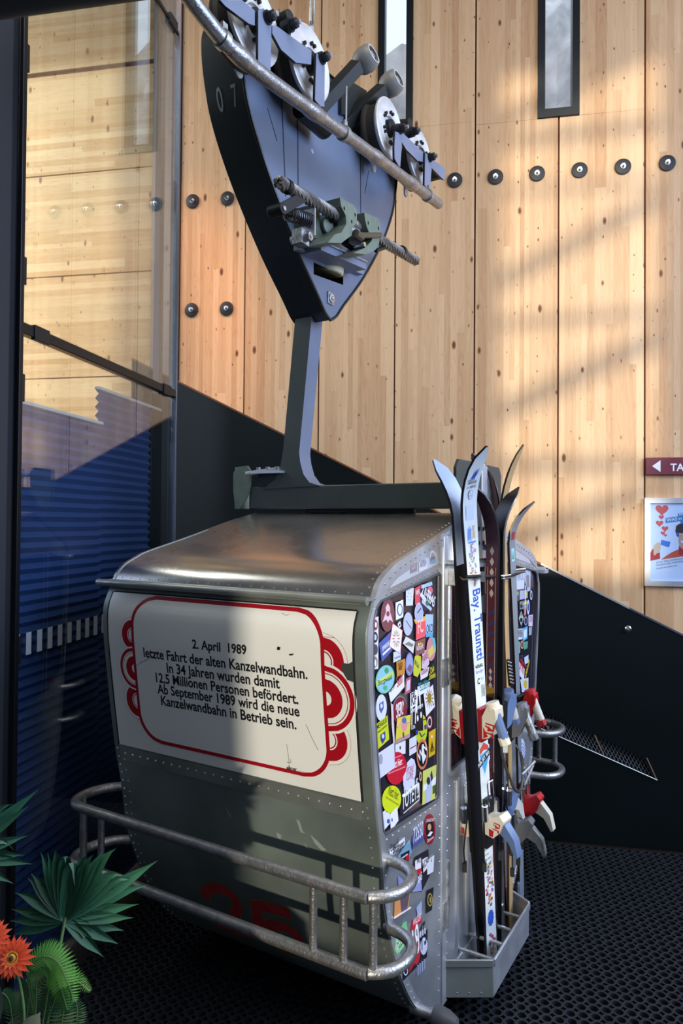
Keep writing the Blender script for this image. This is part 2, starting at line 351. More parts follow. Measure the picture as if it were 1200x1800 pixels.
# ------------------------------------------------ stair side
zt = lambda x: 2.908-.5*(x+2.008)
q = MB(); sf = lambda u, v, t: (u, YB+t, v)
s0 = (.34, .73); s1 = (1.10, .40)
slot = [(.30, .845), (.30, .73), (1.085, .42), (1.01, .545)]
q.plate([(-2.35, 0), (4.8, 0), (4.8, max(zt(4.8), .01)), (3.6, zt(3.6)), (-2.35, zt(-2.35))], [slot], sf, 0, .05, STAIR)
st = q.build('wall_stair', frame=RM, kind='structure', origin=(0, YB, 0))
q = MB(); q.box((.1, .10, .30), (1.3, .12, .95), BLACK); q.build('slot_backing', st)
q = MB()
for (a, b, m_) in ((-2.35, .409, mat('copper_brown_edge', '#8A5A3E', .4, .5)), (.409, .93, ALU_L), (.93, 3.7, mat('grey_blue_edge', '#5D6674', .4, .5))):
    q.add([(a, -.004, zt(a)), (b, -.004, zt(b)), (b, .054, zt(b)), (a, .054, zt(a)), (a, -.004, zt(a)+.012), (b, -.004, zt(b)+.012), (b, .054, zt(b)+.012), (a, .054, zt(a)+.012)],
          [(0, 1, 5, 4), (1, 2, 6, 5), (2, 3, 7, 6), (3, 0, 4, 7), (4, 5, 6, 7), (3, 2, 1, 0)], m_)
q.build('edge_cap', st, smooth=False)
c = RM.hit(1103, 1106, 1, YB); q = MB(); q.lathe((c.x, 0, c.z), (0, -1, 0), [(0, .02), (.006, .021), (.010, .016), (.018, .012), (.02, 0)], CHROME, 20); q.build('button_bolt', st)
# expanded metal behind the slot
q = MB(); EXP = mat('expanded_metal', '#8A919C', .5, .6)
def low(x): return .73-(x-.30)*.395
for i in range(40):
    x = .27+i*.022
    for sgn in (1, -1):
        a = Vector((x, .03, low(x)-.01)); b = Vector((x+.075*sgn, .03, low(x)+.13))
        q.tube([a, b], .0022, EXP, 4)
q.build('expanded_metal_sheet', st, kind='stuff')
q = MB(); q.tube([(.29, -.002, low(.29)), (1.09, -.002, low(1.09))], .0035, ALU_D, 6)
for x in (.41, .73, 1.03): q.tube([(x, -.001, low(x)+.105), (x+.055, -.001, low(x+.055)+.002)], .004, mat('brass_edge', '#8F7A62', .4, .4), 6)
q.build('slot_edge', st)
# ------------------------------------------------ unseen front wall behind the camera: openings and bars shaped for the sun patches
q = MB(); fy = -2.6; FW = mat('front_wall_grey', '#6F7173', .8)
sr = RM.i @ SUN; dx = sr.x/sr.y; dz = sr.z/sr.y
def back(x, z, y=YW): return (x-dx*(y-fy), z-dz*(y-fy))
def opening(x0, z0, x1, z1, y=YW):
    a = back(x0, z0, y); b = back(x1, z1, y); return a[0], a[1], b[0], b[1]
A = opening(.20, 1.55, 1.40, 5.55); B = opening(-.80, .98, .22, 1.86, 2.9)
def oprect(o): return [(o[0], o[1]), (o[2], o[1]), (o[2], o[3]), (o[0], o[3])]
q.plate([(-3.2, 0), (5.2, 0), (5.2, 7.2), (-3.2, 7.2)], [oprect(A), [(B[0], B[1]), (B[0]-.05, B[1]-.62), (B[2], B[1]-.62), (B[2], B[3]), (B[0], B[3])]], lambda u, v, t: (u, fy-t, v), 0, .12, FW)
q.build('wall_front', frame=RM, kind='structure', origin=(0, fy, 0))
q = MB()
def bar(xa, za, xb, zb, w_):
    a = Vector(back(xa, za)); b = Vector(back(xb, zb)); d = (b-a).normalized(); n_ = Vector((-d.y, d.x))*w_/2
    q.plate([tuple(a+n_), tuple(b+n_), tuple(b-n_), tuple(a-n_)], [], lambda u, v, t: (u, fy-t, v), .02, .08, FRAME)
bar(.1, 3.55, 1.5, 3.60, .10); bar(.1, 5.02, 1.5, 5.05, .12); bar(.1, 2.42, 1.5, 2.42, .12); bar(.1, 4.62, 1.5, 4.60, .07)
bar(.1, 3.85, 1.5, 4.52, .16); bar(.1, 2.80, 1.5, 3.45, .18); bar(.1, 1.75, 1.5, 2.30, .16); bar(.1, 5.15, 1.5, 5.7, .14)
q.build('window_3', frame=RM, kind='structure')
rbox('trim_2', (XG-.02, -2.6, 0), (XG+.03, RM.hit(25, 700, 0, XG).y-.05, 7.2), mat('grey_side_wall', '#23282F', .6), kind='structure')   # solid part of the left wall, beside the camera
rbox('low_shade_wall', (5.2, -2.6, 0), (5.35, YW+.1, 1.5), FW, kind='structure')  # added out of view, keeps side light off the floor
# ------------------------------------------------ glass partition
def gy(px): return RM.hit(px, 700, 0, XG).y
def gz(px, py): return RM.hit(px, py, 0, XG).z
y0, y1 = gy(26), gy(304)
gp = empty('glass_partition', RM, (XG, (y0+y1)/2, 0), label='tall glass partition in black metal frame left of the cabin', category='partition')
def gpart(name, build, **k):
    q = MB(); build(q); q.v = [(v[0]-XG, v[1]-(y0+y1)/2, v[2]) for v in q.v]; return q.build(name, gp, **k)
ztr = gz(150, 626); ztop = gz(295, 32)
gpart('glass_pane', lambda q: q.box((XG-.006, y0, .06), (XG+.006, y1, ztr-.03), GLASS))
gpart('glass_pane', lambda q: q.box((XG-.006, y0, ztr+.03), (XG+.006, y1, ztop-.02), GLASS))
gpart('glass_pane', lambda q: q.box((XG-.006, y0, ztop+.02), (XG+.006, y1, 7.1), GLASS))
yf0 = gy(0)
gpart('post', lambda q: (q.box((XG-.05, y0-.085, 0), (XG+.03, y0, 7.2), FRAME), q.box((XG+.03, y0-.045, 0), (XG+.05, y0-.02, 7.2), FRAME)), bevel=.003)
gpart('post', lambda q: (q.box((XG-.03, y1, 0), (XG+.02, y1+.018, 7.2), mat('blue_grey_metal', '#6F7683', .35, .6))), bevel=.002)
gpart('post', lambda q: (q.box((XG-.11, y1-.16, 0), (XG-.06, y1-.02, ztr-.02), FRAME), q.box((XG-.11, y1-.05, ztr-.02), (XG-.07, y1-.0, 7.2), mat('blue_grey_metal', '#6F7683', .35, .6))), bevel=.002)
gpart('transom', lambda q: q.box((XG-.02, y0, ztr-.022), (XG+.02, y1, ztr+.022), FRAME), bevel=.003)
gpart('transom', lambda q: q.box((XG-.012, y0, ztop-.012), (XG+.012, y1, ztop+.012), FRAME), bevel=.002)
for (px, py) in ((30, 92), (24, 470), (20, 678), (17, 1145)):
    z_ = gz(px, py); gpart('glass_clamp', lambda q: (q.box((XG+.005, y0-.03, z_-.055), (XG+.024, y0+.03, z_+.055), DARKM), q.cyl((XG+.024, y0+.0, z_+.03), (XG+.027, y0, z_+.03), .006, BLACK), q.cyl((XG+.024, y0+.0, z_-.03), (XG+.027, y0, z_-.03), .006, BLACK)), bevel=.002)
for (px, zc) in ((64, ztr), (288, ztr), (292, ztop)):
    yc = gy(px); gpart('glass_clamp', lambda q: q.box((XG+.005, yc-.05, zc-.03), (XG+.026, yc+.05, zc+.03), DARKM), bevel=.002)
zs0, zs1 = gz(90, 1138)-.0, gz(90, 1101)
FROST = mat('frosted_film', '#9AA3AE', .6)
n_ = 0; yy = y0+.012
while yy < y1-.02:
    gpart('frosted_bar', lambda q: q.box((XG+.0062, yy, zs0), (XG+.0068, yy+.034, zs1), FROST), smooth=False); yy += .074
# pleated blinds behind the glass
def blind(px0, px1, ptop, xoff, label):
    ya = RM.hit(px0, 900, 0, XG-xoff).y; yb_ = RM.hit(px1, 900, 0, XG-xoff).y; ztp = RM.hit(*ptop, 0, XG-xoff).z
    q = MB(); n = int(ztp/.022); vs = []; fs = []
    for i in range(n+1):
        z = ztp-i*.022*1.0; x = XG-xoff+(.010 if i % 2 else -.010); vs += [(x, ya, z), (x, yb_, z)]
    fs = [(2*i, 2*i+1, 2*i+3, 2*i+2) for i in range(n)]
    q.add(vs, fs, NAVY); e_ = q.build('pleated_blind', frame=RM, smooth=False, label=label, category='blind', group='navy pleated blinds behind the glass')
    og = RM.loc(e_.location); q = MB(); q.box((XG-xoff-.014-og.x, ya-og.y, ztp-og.z), (XG-xoff+.014-og.x, yb_-og.y, ztp+.016-og.z), mat('white_rail', '#C9CED4', .4)); q.build('head_rail', e_, bevel=.003)
blind(20, 176, (97, 726), .045, 'navy pleated blind nearer the left edge, hanging lower')
blind(167.5, 279, (223, 703), .07, 'navy pleated blind beside the cabin, reaching higher')
gpart('post', lambda q: q.box((XG-.13, gy(167)-.03, 0), (XG-.10, gy(167)+.03, 2.42), FRAME))
# beam overhead, top left
c0 = RM.hit(0, 30, 2, 3.62); q = MB(); q.tube([(c0.x-.4, c0.y, 3.66), (c0.x+1.1, c0.y, 3.66)], .04, mat('grey_beam', '#4A4B48', .6), 20)
q.box((c0.x-.4, c0.y-.5, 3.66), (c0.x+1.1, c0.y, 3.72), mat('grey_beam', '#4A4B48', .6)); q.build('trim_3', frame=RM, kind='structure')
# ------------------------------------------------ rubber ring mat
def ringmat():
    p = .048; X0, X1, Y0, Y1 = -1.70, 2.45, 1.75, YB-.01
    r = .0178; t = 16; c_ = p/2; inner = [(r*cos(2*pi*k/t), r*sin(2*pi*k/t)) for k in range(t)]
    outer = []
    for k in range(t):
        a = 2*pi*k/t; s_ = min(c_/max(abs(cos(a)), 1e-6), c_/max(abs(sin(a)), 1e-6), .0268); outer.append((s_*cos(a), s_*sin(a)))
    vs = []; fs = []; j = 0
    ny = int((Y1-Y0)/p); nx = int((X1-X0)/p)
    for a in range(ny):
        for b in range(nx):
            cx = X0+(b+.5)*p+(a % 2)*0; cy = Y0+(a+.5)*p; base = len(vs)
            vs += [(cx+x, cy+y, 0) for x, y in inner]+[(cx+x, cy+y, 0) for x, y in outer]+[(cx+x*1.06, cy+y*1.06, -.02) for x, y in inner]
            for k in range(t):
                n = (k+1) % t; fs.append((base+k, base+t+k, base+t+n, base+n)); fs.append((base+k, base+n, base+2*t+n, base+2*t+k))
    q = MB(); q.v = vs; q.f = fs; q.m = [0]*len(fs); q.mats = [RUBBER]; return q
ringmat().build('rubber_ring_mat', frame=RM, smooth=False, kind='stuff', origin=(0, 3, 0), label='black rubber ring mat with round holes covering the floor', category='floor mat')
# ------------------------------------------------ signs on the wood wall
def P3(px, py, d=0): return RM.hit(px, py, 1, YW-d)
x0 = P3(1133, 835).x; za, zb = P3(1133, 835).z, P3(1133, 805).z
ts = MB(); ts.box((x0, YW-.03, za), (x0+.95, YW-.002, zb), mat('wine_red_sign', '#6B1F30', .4)); ts = ts.build('direction_sign', frame=RM, origin=(x0, YW, za), bevel=.002,
    label='wine red sign with a white left arrow and TA on the wood wall', category='sign')
sw = mat('sign_white', '#E4E3E8', .5); h_ = zb-za
q = MB(); fn = lambda u, v, t: (u, -t, v); q.flat([(.045, h_*.5), (.105, h_*.16), (.105, h_*.84)], fn, .031, sw)
q.text('TA', fn, (.175, h_*.22), (.175+.098, h_*.22), .031, sw, 1.05, .02); q.build('lettering', ts, smooth=False)
a = P3(1133, 875, .03); b = P3(1133, 1030, .03)
pf = empty('poster_frame', RM, (a.x, YW, b.z), label='silver framed advertising poster with red hearts on the wood wall', category='poster')
hh = a.z-b.z; ww = hh*.70
q = MB(); q.plate([(0, 0), (ww, 0), (ww, hh), (0, hh)], [[(.04, .04), (ww-.04, .04), (ww-.04, hh-.04), (.04, hh-.04)]], lambda u, v, t: (u, -t, v), .002, .028, mat('silver_frame', (.66, .68, .72), .3, .8)); q.build('frame', pf, bevel=.005)
q = MB(); f2 = lambda u, v, t: (u, -t, v); q.flat([(.03, .03), (ww-.03, .03), (ww-.03, hh-.03), (.03, hh-.03)], f2, .012, ink('#DDE3F2', .25))
def uv(cx, cy):   # crop of the poster -> plane of the poster
    p = RM.hit(1100+cx/6.43, 780+cy/6.43, 1, YW-.012); return (p.x-a.x, p.z-b.z)
def heart(cx, cy, s):
    c_ = uv(cx, cy); k = s/6.43/205; pts = []
    for i in range(24):
        t = 2*pi*i/24; pts.append((c_[0]+k*16*sin(t)**3/16, c_[1]+k*(13*cos(t)-5*cos(2*t)-2*cos(3*t)-cos(4*t))/16))
    q.flat(pts, f2, .0128, ink('#D8544E'))
for h__ in ((405, 745, 62), (398, 830, 26), (378, 900, 36), (440, 960, 32), (415, 1010, 22), (445, 1035, 16)): heart(*h__)
UVL = lambda l: [uv(*p) for p in l]
q.flat(UVL([(445, 840), (640, 815), (640, 870), (445, 898)]), f2, .0128, ink('#3C7FB4')); q.flat(UVL([(585, 785), (700, 770), (700, 930), (615, 935), (612, 880), (585, 850)]), f2, .0126, ink('#3C7FB4'))
q.text('WAS', f2, uv(458, 884), uv(580, 866), .0132, sw, 1.0, .03); q.text('SIND', f2, uv(597, 812), uv(690, 800), .0132, sw, 1.0, .02); q.text('IN', f2, uv(596, 862), uv(632, 856), .0132, sw, 1.0, .02)
q.flat(UVL([(395, 1310), (455, 1265), (520, 1225), (590, 1195), (640, 1190), (760, 1200), (760, 1258), (560, 1285)]), f2, .0126, ink('#D5532E'))
q.flat(UVL([(600, 1150), (635, 1165), (700, 1180), (700, 1262), (600, 1255), (592, 1200)]), f2, .0129, ink('#B3202E'))
q.flat([uv(645+52*cos(t*pi/10), 1090+100*sin(t*pi/10)) for t in range(20)], f2, .0130, ink('#C99A80'))
q.flat(UVL([(556, 985), (566, 930), (600, 905), (690, 900), (700, 1010), (640, 1010), (600, 1010), (592, 1060), (572, 1040)]), f2, .0132, ink('#3A2420'))
q.flat(UVL([(566, 1010), (600, 1005), (600, 1035), (570, 1035)]), f2, .0134, ink('#2F66C0')); q.flat(UVL([(615, 1095), (660, 1095), (655, 1122), (625, 1118)]), f2, .0134, sw)
q.flat(UVL([(270, 1245), (290, 1200), (330, 1170), (380, 1200), (385, 1300), (275, 1325)]), f2, .0126, ink('#B8232C'))
q.flat(UVL([(310, 1250), (308, 1160), (345, 1120), (380, 1112), (392, 1160), (382, 1230), (345, 1240), (325, 1265)]), f2, .013, ink('#D9B497'))
q.flat(UVL([(398, 1085), (502, 1110), (485, 1172), (388, 1142)]), f2, .0128, ink('#3F7CC4'))
for y_, s_, e__ in ((1355, 'JETZT EINE MYMOUNTAIN', 700), (1385, 'HOLEN UND VORTEILE', 650), (1420, 'OK-BERGBAHNEN.COM', 580)): q.text(s_, f2, uv(342, y_), uv(e__, y_-(e__-342)*.16), .0128, ink('#4A5466'), 1.0)
q.build('poster_print', pf, smooth=False)
q = MB(); q.box((.03, -.018, .03), (ww-.03, -.0165, hh-.03), CLEAR); q.build('cover_glass', pf)
# ================================================================== the gondola cabin with its carriage (one thing: it swings as one)
CAB = empty('gondola_cabin', G, (-.605, .945, 0), label='old aluminium gondola cabin with sticker-covered windows hanging from a slate blue cable carriage', category='gondola')
OG = Vector((-.605, .945, 0))
def gb(name, q, parent=None, origin=None, **k):
    if parent is None:
        q.v = [(v[0]-OG.x, v[1]-OG.y, v[2]-OG.z) for v in q.v]; return q.build(name, CAB, **k)
    q.v = [(v[0]-OG.x, v[1]-OG.y, v[2]-OG.z) for v in q.v]; return q.build(name, parent, **k)
L_, W_ = 1.21, 1.89
NEAR = [(-.012, 1.705), (-.035, 1.66), (-.058, 1.60), (-.056, 1.50), (-.046, 1.415), (-.022, 1.24), (.012, 1.02), (.046, .865), (.072, .70), (.11, .58), (.155, .47), (.21, .365), (.30, .235), (.42, .125), (.56, .075), (.75, .065), (.945, .065)]
ROOF = [(-.012, 1.705), (.012, 1.745), (.05, 1.775), (.10, 1.797), (.17, 1.822), (.41, 1.878), (.75, 1.962), (.945, 2.0)]
def interp(tab, x, ix=1, iy=0):
    t = sorted(tab, key=lambda p: p[ix])
    if x <= t[0][ix]: return t[0][iy]
    for a, b in zip(t, t[1:]):
        if x <= b[ix]: return a[iy]+(b[iy]-a[iy])*(x-a[ix])/max(b[ix]-a[ix], 1e-9)
    return t[-1][iy]
yface = lambda z: interp(NEAR, z)
def fhit(px, py):           # line of sight on the curved sign-side sheet -> (x, z)
    y = 0
    for _ in range(6): p = G.hit(px, py, 1, y); y = yface(p.z)
    return (p.x, p.z)
FZ = lambda u, v, t: (u, yface(v)-t, v)            # sheet mapping for the sign side
DX = lambda u, v, t: (t, u, v)                      # door side mapping
mir = lambda l: [(W_-y, z) for y, z in l]
# body sheets ------------------------------------------------------
def sheet(name, prof, x0, x1, m, th=.004, off=0, bev=0, n=1, **k):
    P = [Vector((0, y, z)) for y, z in prof]; N = len(P); nor = []
    for i in range(N):
        d = (P[min(i+1, N-1)]-P[max(i-1, 0)]).normalized(); nor.append(Vector((0, d.z, -d.y)))
    q = MB(); sgn = 1
    o = [(p+nn*off) for p, nn in zip(P, nor)]; i_ = [(p+nn*(off+th)) for p, nn in zip(P, nor)]
    vs = []; 
    for x in (x0, x1): vs += [(x, p.y, p.z) for p in o]+[(x, p.y, p.z) for p in i_]
    fs = [(j, j+1, 2*N+j+1, 2*N+j) for j in range(N-1)]+[(N+j, 3*N+j, 3*N+j+1, N+j+1) for j in range(N-1)]
    fs += [(j, N+j, N+j+1, j+1) for j in range(N-1)]+[(2*N+j, 2*N+j+1, 3*N+j+1, 3*N+j) for j in range(N-1)]+[(0, 2*N, 3*N, N), (N-1, 2*N-1, 4*N-1, 3*N-1)]
    q.add(vs, fs, m); return gb(name, q, **k)
def dens(prof, n=3): return [((a[0]+(b[0]-a[0])*k/n), (a[1]+(b[1]-a[1])*k/n)) for a, b in zip(prof, prof[1:]) for k in range(n)]+[prof[-1]]
def crv(prof, n=4):
    s_ = smoothpath([(0, y, z) for y, z in prof], n); return [(p.y, p.z) for p in s_]
NEARC = crv(NEAR); ROOFC = crv(ROOF); NEAR = NEARC; ROOF = ROOFC
PNL = mat('dull_green_grey_aluminium', (.25, .30, .28), .45, .62, .05, 40, .2, 3.5, rvary=.08)
sheet('end_panel', NEARC, -L_, 0, PNL)
sheet('end_panel', [(W_-y, z) for y, z in reversed(NEARC)], -L_, 0, ALU_D)
sheet('roof', list(reversed(ROOFC)), -L_-.012, .006, mat('roof_aluminium', (.46, .44, .42), .27, .95, 0, 14, .08, 3, rvary=.05), off=-.006)
sheet('roof', [(W_-y, z) for y, z in ROOFC], -L_-.012, .006, mat('roof_aluminium', (.5, .5, .5)), off=-.006)
# corner strips of the sign side
for xa, xb, m_ in ((-L_-.004, -L_+.035, ALU_D), (-.038, .004, ALU_D)):
    sheet('corner_strip', [p for p in NEARC if p[1] < 1.69], xa, xb, m_, off=-.005)
q = MB(); zb_ = 1.033
q.plate([(-L_+.03, zb_-.06), (-.05, zb_-.06), (-.05, zb_), (-L_+.03, zb_)], [], FZ, .002, .007, ALU_D); gb('seam_strip', q)
# gutter bar and lip
q = MB(); q.tube([(-L_-.045, -.052, 1.70), (-.6, -.052, 1.70), (.0, -.052, 1.70)], .014, ALU_D, 12); q.box((-L_-.01, -.05, 1.70), (0.004, -.01, 1.712), ALU_D)
gb('gutter', q, smooth=True)
q = MB(); q.tube([(-L_-.03, W_+.052, 1.70), (.04, W_+.052, 1.70)], .014, ALU_L, 12); q.box((.0, W_+.0, 1.68), (.05, W_+.075, 1.70), ALU_L); gb('gutter', q)
# door side (x = 0) -------------------------------------------------
def span(prof, ylim):  # profile points up to y = ylim with the exact end point
    out = [p for p in prof if p[0] < ylim-1e-6]; z = interp([p for p in prof], ylim, 0, 1); return out+[(ylim, z)]
lowp = [p for p in NEARC]; topp = [p for p in ROOFC]
WN = [(-.022, 1.635), (-.008, 1.668), (.03, 1.693), (.52, 1.758), (.53, 1.75), (.53, .90), (.515, .885), (.075, .918), (.058, .935), (.012, 1.20), (-.016, 1.42)]
side_out = list(reversed(span([p for p in lowp if p[1] < 1.70], .555))) + span(topp, .555)
sidefr = mat('side_sheet_aluminium', (.56, .59, .63), .36, .8, .04, 30, .10, 6, rvary=.07)
tri_in = [(.10, 1.733), (.50, 1.795), (.50, 1.86), (.42, 1.850), (.20, 1.792)]
def side(mirror):
    fx = (lambda u, v, t: (t, W_-u, v)) if mirror else DX
    q = MB(); q.plate(side_out, [WN], fx, -.012, .004, sidefr); pl = gb('side_panel', q)
    q = MB(); q.plate(tri_in, [], fx, .004, .006, mat('pale_label_field', '#C9CBD2', .35, .3)); gb('inset_plate', q, pl)
    # raised frame along the edge
    q = MB(); e0 = [p for p in span(topp, .555)]; e1 = [(y+.004, z-.052) for y, z in e0 if y > .06]
    q.plate(e0+list(reversed(e1)), [], fx, .004, .0075, ALU_L)
    le = [p for p in lowp if .10 < p[1] < 1.68]; q.plate(le+[(y+.035, z+.003) for y, z in reversed(le)], [], fx, .004, .0065, ALU_L)
    q.box(*( ((.004, .06, 1.708), (.0075, .06, 1.708)) ), ALU_L) if False else None
    gb('edge_strip', q, pl)
    q = MB(); q.plate(WN, [], fx, -.010, -.005, mat('dark_window_plexi', '#2A2733', .12, 0, coat=.6)); wn = gb('side_window', q)
    q = MB(); ring = [(y, z) for y, z in WN]; cx_, cz_ = .27, 1.3
    q.tube([fx(y, z, .003) for y, z in ring], .006, mat('window_rubber', '#4B4C50', .5), 6, closed=True); gb('window_seal', q, wn)
    return pl, wn
SPN, WINN = side(False); SPF, WINF = side(True)
# centre: door posts, door, header
q = MB()
for a, b in ((.555, .60), (1.29, 1.335)):
    q.box((-.02, a, .07), (.010, b, 1.90), ALU_L)
q.box((-.02, .56, .085), (.008, 1.33, .17), ALU_L); gb('door_post', q, bevel=.004)
hd = [(.555, 1.80), (1.335, 1.80), (1.335, interp(ROOFC, .555, 0, 1)), (1.15, interp(ROOFC, W_-1.15, 0, 1)), (.945, 1.995), (.74, interp(ROOFC, .74, 0, 1)), (.555, interp(ROOFC, .555, 0, 1))]
q = MB(); q.plate(hd, [], DX, -.012, .004, sidefr); gb('header_panel', q)
q = MB(); dw = rrect(.64, .95, 1.25, 1.76, .03)
q.plate([(.603, .17), (1.287, .17), (1.287, 1.80), (.603, 1.80)], [dw], DX, -.012, .003, sidefr)
q.plate(rrect(.625, .935, 1.265, 1.775, .035), [dw], DX, .003, .008, ALU_L)
dr = gb('door', q, bevel=.002)
q = MB(); q.plate(dw, [], DX, -.008, -.004, DGLASS); gb('door_window', q, dr)
q = MB()
for yy in (.72, .83, .94, 1.05, 1.16): q.tube([(.003, yy, .22), (.003, yy, .90)], .012, sidefr, 10)
gb('pressed_rib', q, dr)
q = MB(); q.tube([(.008, .606, z) for z in (1.33, 1.57)], .011, STEEL, 12); q.box((.005, .55, 1.31), (.013, .603, 1.42), STEEL); gb('hinge', q); q = MB(); q.tube([(.008, .606, .36), (.008, .606, .62)], .011, STEEL, 12); q.box((.005, .56, .36), (.013, .603, .47), STEEL); gb('hinge', q)
# hinge on the front post seen beside the window
q = MB(); q.tube([(.002, .53, 1.20), (.002, .53, 1.48)], .0, STEEL, 6) if False else None
# interior: red seats, back wall
q = MB(); q.plate(side_out[::1], [WN], DX, -L_, -L_+.008, ALU_D); q.plate(mir(side_out), [mir(WN)], DX, -L_, -L_+.008, ALU_D)
q.plate([(.555, .09), (1.335, .09), (1.335, .9), (.555, .9)], [], DX, -L_, -L_+.008, ALU_D); q.plate([(.555, 1.75), (1.335, 1.75), (1.335, 1.9), (.945, 1.98), (.555, 1.9)], [], DX, -L_, -L_+.008, ALU_D); gb('rear_side_panel', q)
q = MB()
for a in (.0, 1.335): q.plate([(.02+a, .95), (.53+a, .95), (.53+a, 1.70), (.02+a, 1.66)], [], DX, -L_+.002, -L_+.006, DGLASS)
q.plate([(.56, .9), (1.33, .9), (1.33, 1.75), (.56, 1.75)], [], DX, -L_+.002, -L_+.006, DGLASS); gb('rear_window', q)
SEAT = mat('red_seat_vinyl', '#6E1A1E', .45)
for m_ in (0, 1):
    q = MB(); ya, yb2 = (.16, .50) if m_ == 0 else (W_-.50, W_-.16); q.box((-L_+.03, ya, .50), (-.05, yb2, .58), SEAT)
    yc = .13 if m_ == 0 else W_-.17
    for k in range(9): q.box((-L_+.04+k*.128, yc, .62), (-L_+.155+k*.128, yc+.04, .92), SEAT)
    gb('bench', q, bevel=.012)
q = MB(); q.box((-L_+.01, .45, .10), (-.02, 1.44, .13), ALU_D); gb('cabin_floor', q)
# rivets ------------------------------------------------------------
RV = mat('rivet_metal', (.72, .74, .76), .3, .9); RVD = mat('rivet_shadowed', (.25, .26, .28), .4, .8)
def rivet(q, p, n, r=.0045, m=RV):
    q.lathe(Vector(p), n, [(0, r), (r*.5, r*.8), (r*.8, 0)], m, 6)
def along(pts, step):
    out = []; acc = 0
    for a, b in zip(pts, pts[1:]):
        a, b = Vector(a), Vector(b); l = (b-a).length; t = acc
        while t < l: out.append(a+(b-a)*(t/l)); t += step
        acc = t-l
    return out
q = MB()
for x in [-L_+.06+i*.0425 for i in range(27)]: rivet(q, (x, yface(1.005)-.007, 1.005), (0, -1, .1))
le = [p for p in NEARC if p[1] < 1.02]
for p in along([(0, y, z) for y, z in le], .036):
    for x in (-L_+.017, -.028): rivet(q, (x, p.y-.006, p.z), (0, -1, -.2))
for p in along([(0, y, z) for y, z in NEARC if z < .99], .048): rivet(q, (-L_+.048, p.y-.006, p.z), (0, -1, -.2), .003)
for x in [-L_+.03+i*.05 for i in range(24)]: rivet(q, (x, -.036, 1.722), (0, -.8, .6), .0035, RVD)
gb('rivets', q, kind='stuff')
q = MB()
for p in along([(0, y+.006, z-.016) for y, z in ROOFC if y > .0], .036): rivet(q, (-.022, p.y-.012, p.z+.016+.005), (0, -.3, 1), .0042)
for mm in (0, 1):
    f_ = (lambda y: W_-y) if mm else (lambda y: y)
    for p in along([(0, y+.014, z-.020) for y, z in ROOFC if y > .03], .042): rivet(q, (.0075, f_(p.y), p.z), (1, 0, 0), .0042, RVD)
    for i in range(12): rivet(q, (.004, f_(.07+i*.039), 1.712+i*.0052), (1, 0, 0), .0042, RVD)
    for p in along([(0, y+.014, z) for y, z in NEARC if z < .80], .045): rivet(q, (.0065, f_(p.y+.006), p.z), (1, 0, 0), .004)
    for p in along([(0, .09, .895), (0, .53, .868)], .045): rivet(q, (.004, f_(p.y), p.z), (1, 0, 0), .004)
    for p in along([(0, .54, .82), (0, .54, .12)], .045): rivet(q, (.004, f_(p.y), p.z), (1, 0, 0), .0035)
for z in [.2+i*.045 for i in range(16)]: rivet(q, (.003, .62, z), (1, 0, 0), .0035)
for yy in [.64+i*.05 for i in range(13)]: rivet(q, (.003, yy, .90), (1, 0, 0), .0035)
gb('rivets', q, kind='stuff')
# sign board ---------------------------------------------------------
S = lambda cx, cy: fhit(160+cx/2.3077, 880+cy/2.3077)
u0, v1 = S(100, 362); u1, _ = S(1080, 425); ul, v0 = S(135, 980); ur, v0b = S(1100, 1200)
BL = [(-1.178, v0), (-.062, v0), (-.062, v1+.0), (-1.178, v1)]
def gridplate(q, x0, x1, z0, z1, t, m, n=16):
    vs = []; fs = []
    for i in range(n+1):
        z = z0+(z1-z0)*i/n; vs += [FZ(x0, z, t), FZ(x1, z, t)]
    fs = [(2*i, 2*i+1, 2*i+3, 2*i+2) for i in range(n)]; q.add(vs, fs, m)
v0 = 1.040; v1 = 1.665
q = MB(); gridplate(q, -1.175, -.046, v0, v1, .008, WHITE); gridplate(q, -1.175, -.046, v0, v1, .002, WHITE)
q.box((-1.176, yface(v1)-.008, v1-.004), (-.045, yface(v1), v1), WHITE); sb = gb('sign_board', q)
q = MB(); pth = [(-.042, yface(z)-.006, z) for z in [v0+(v1-v0)*k/12 for k in range(13)]]; q.tube(pth, .004, BLACK, 6)
pth = [(-1.179, yface(z)-.006, z) for z in [v0+(v1-v0)*k/12 for k in range(13)]]; q.tube(pth, .004, BLACK, 6)
q.tube([(-1.17, yface(v1)-.008, v1+.002), (-.044, yface(v1)-.008, v1+.002)], .003, BLACK, 6); gb('board_seal', q, sb)
RD = ink('#A5101F', .3); WT = ink('#E9EBE8', .3); BK = ink('#17181A', .4)
def fine(poly, step=.02):
    out = []
    for a, b in zip(poly, poly[1:]+poly[:1]):
        n = max(1, int(math.dist(a, b)/step)); out += [(a[0]+(b[0]-a[0])*k/n, a[1]+(b[1]-a[1])*k/n) for k in range(n)]
    return out
def strips(q, poly_fn, t, m, z0, z1, n=40):    # fill between two x-limits per height, follows the curved sheet
    vs = []; fs = []
    for i in range(n+1):
        z = z0+(z1-z0)*i/n; a, b = poly_fn(z); vs += [FZ(a, z, t), FZ(b, z, t)]
    q.add(vs, [(2*i, 2*i+1, 2*i+3, 2*i+2) for i in range(n)], m)
fx0 = (S(172, 520)[0]+S(205, 850)[0])/2; fx1 = (S(941, 620)[0]+S(972, 1000)[0])/2; fz1 = (S(300, 395)[1]+S(820, 437)[1])/2; fz0 = (S(320, 990)[1]+S(870, 1112)[1])/2
fz0, fz1 = fz0+.004, fz1-.0
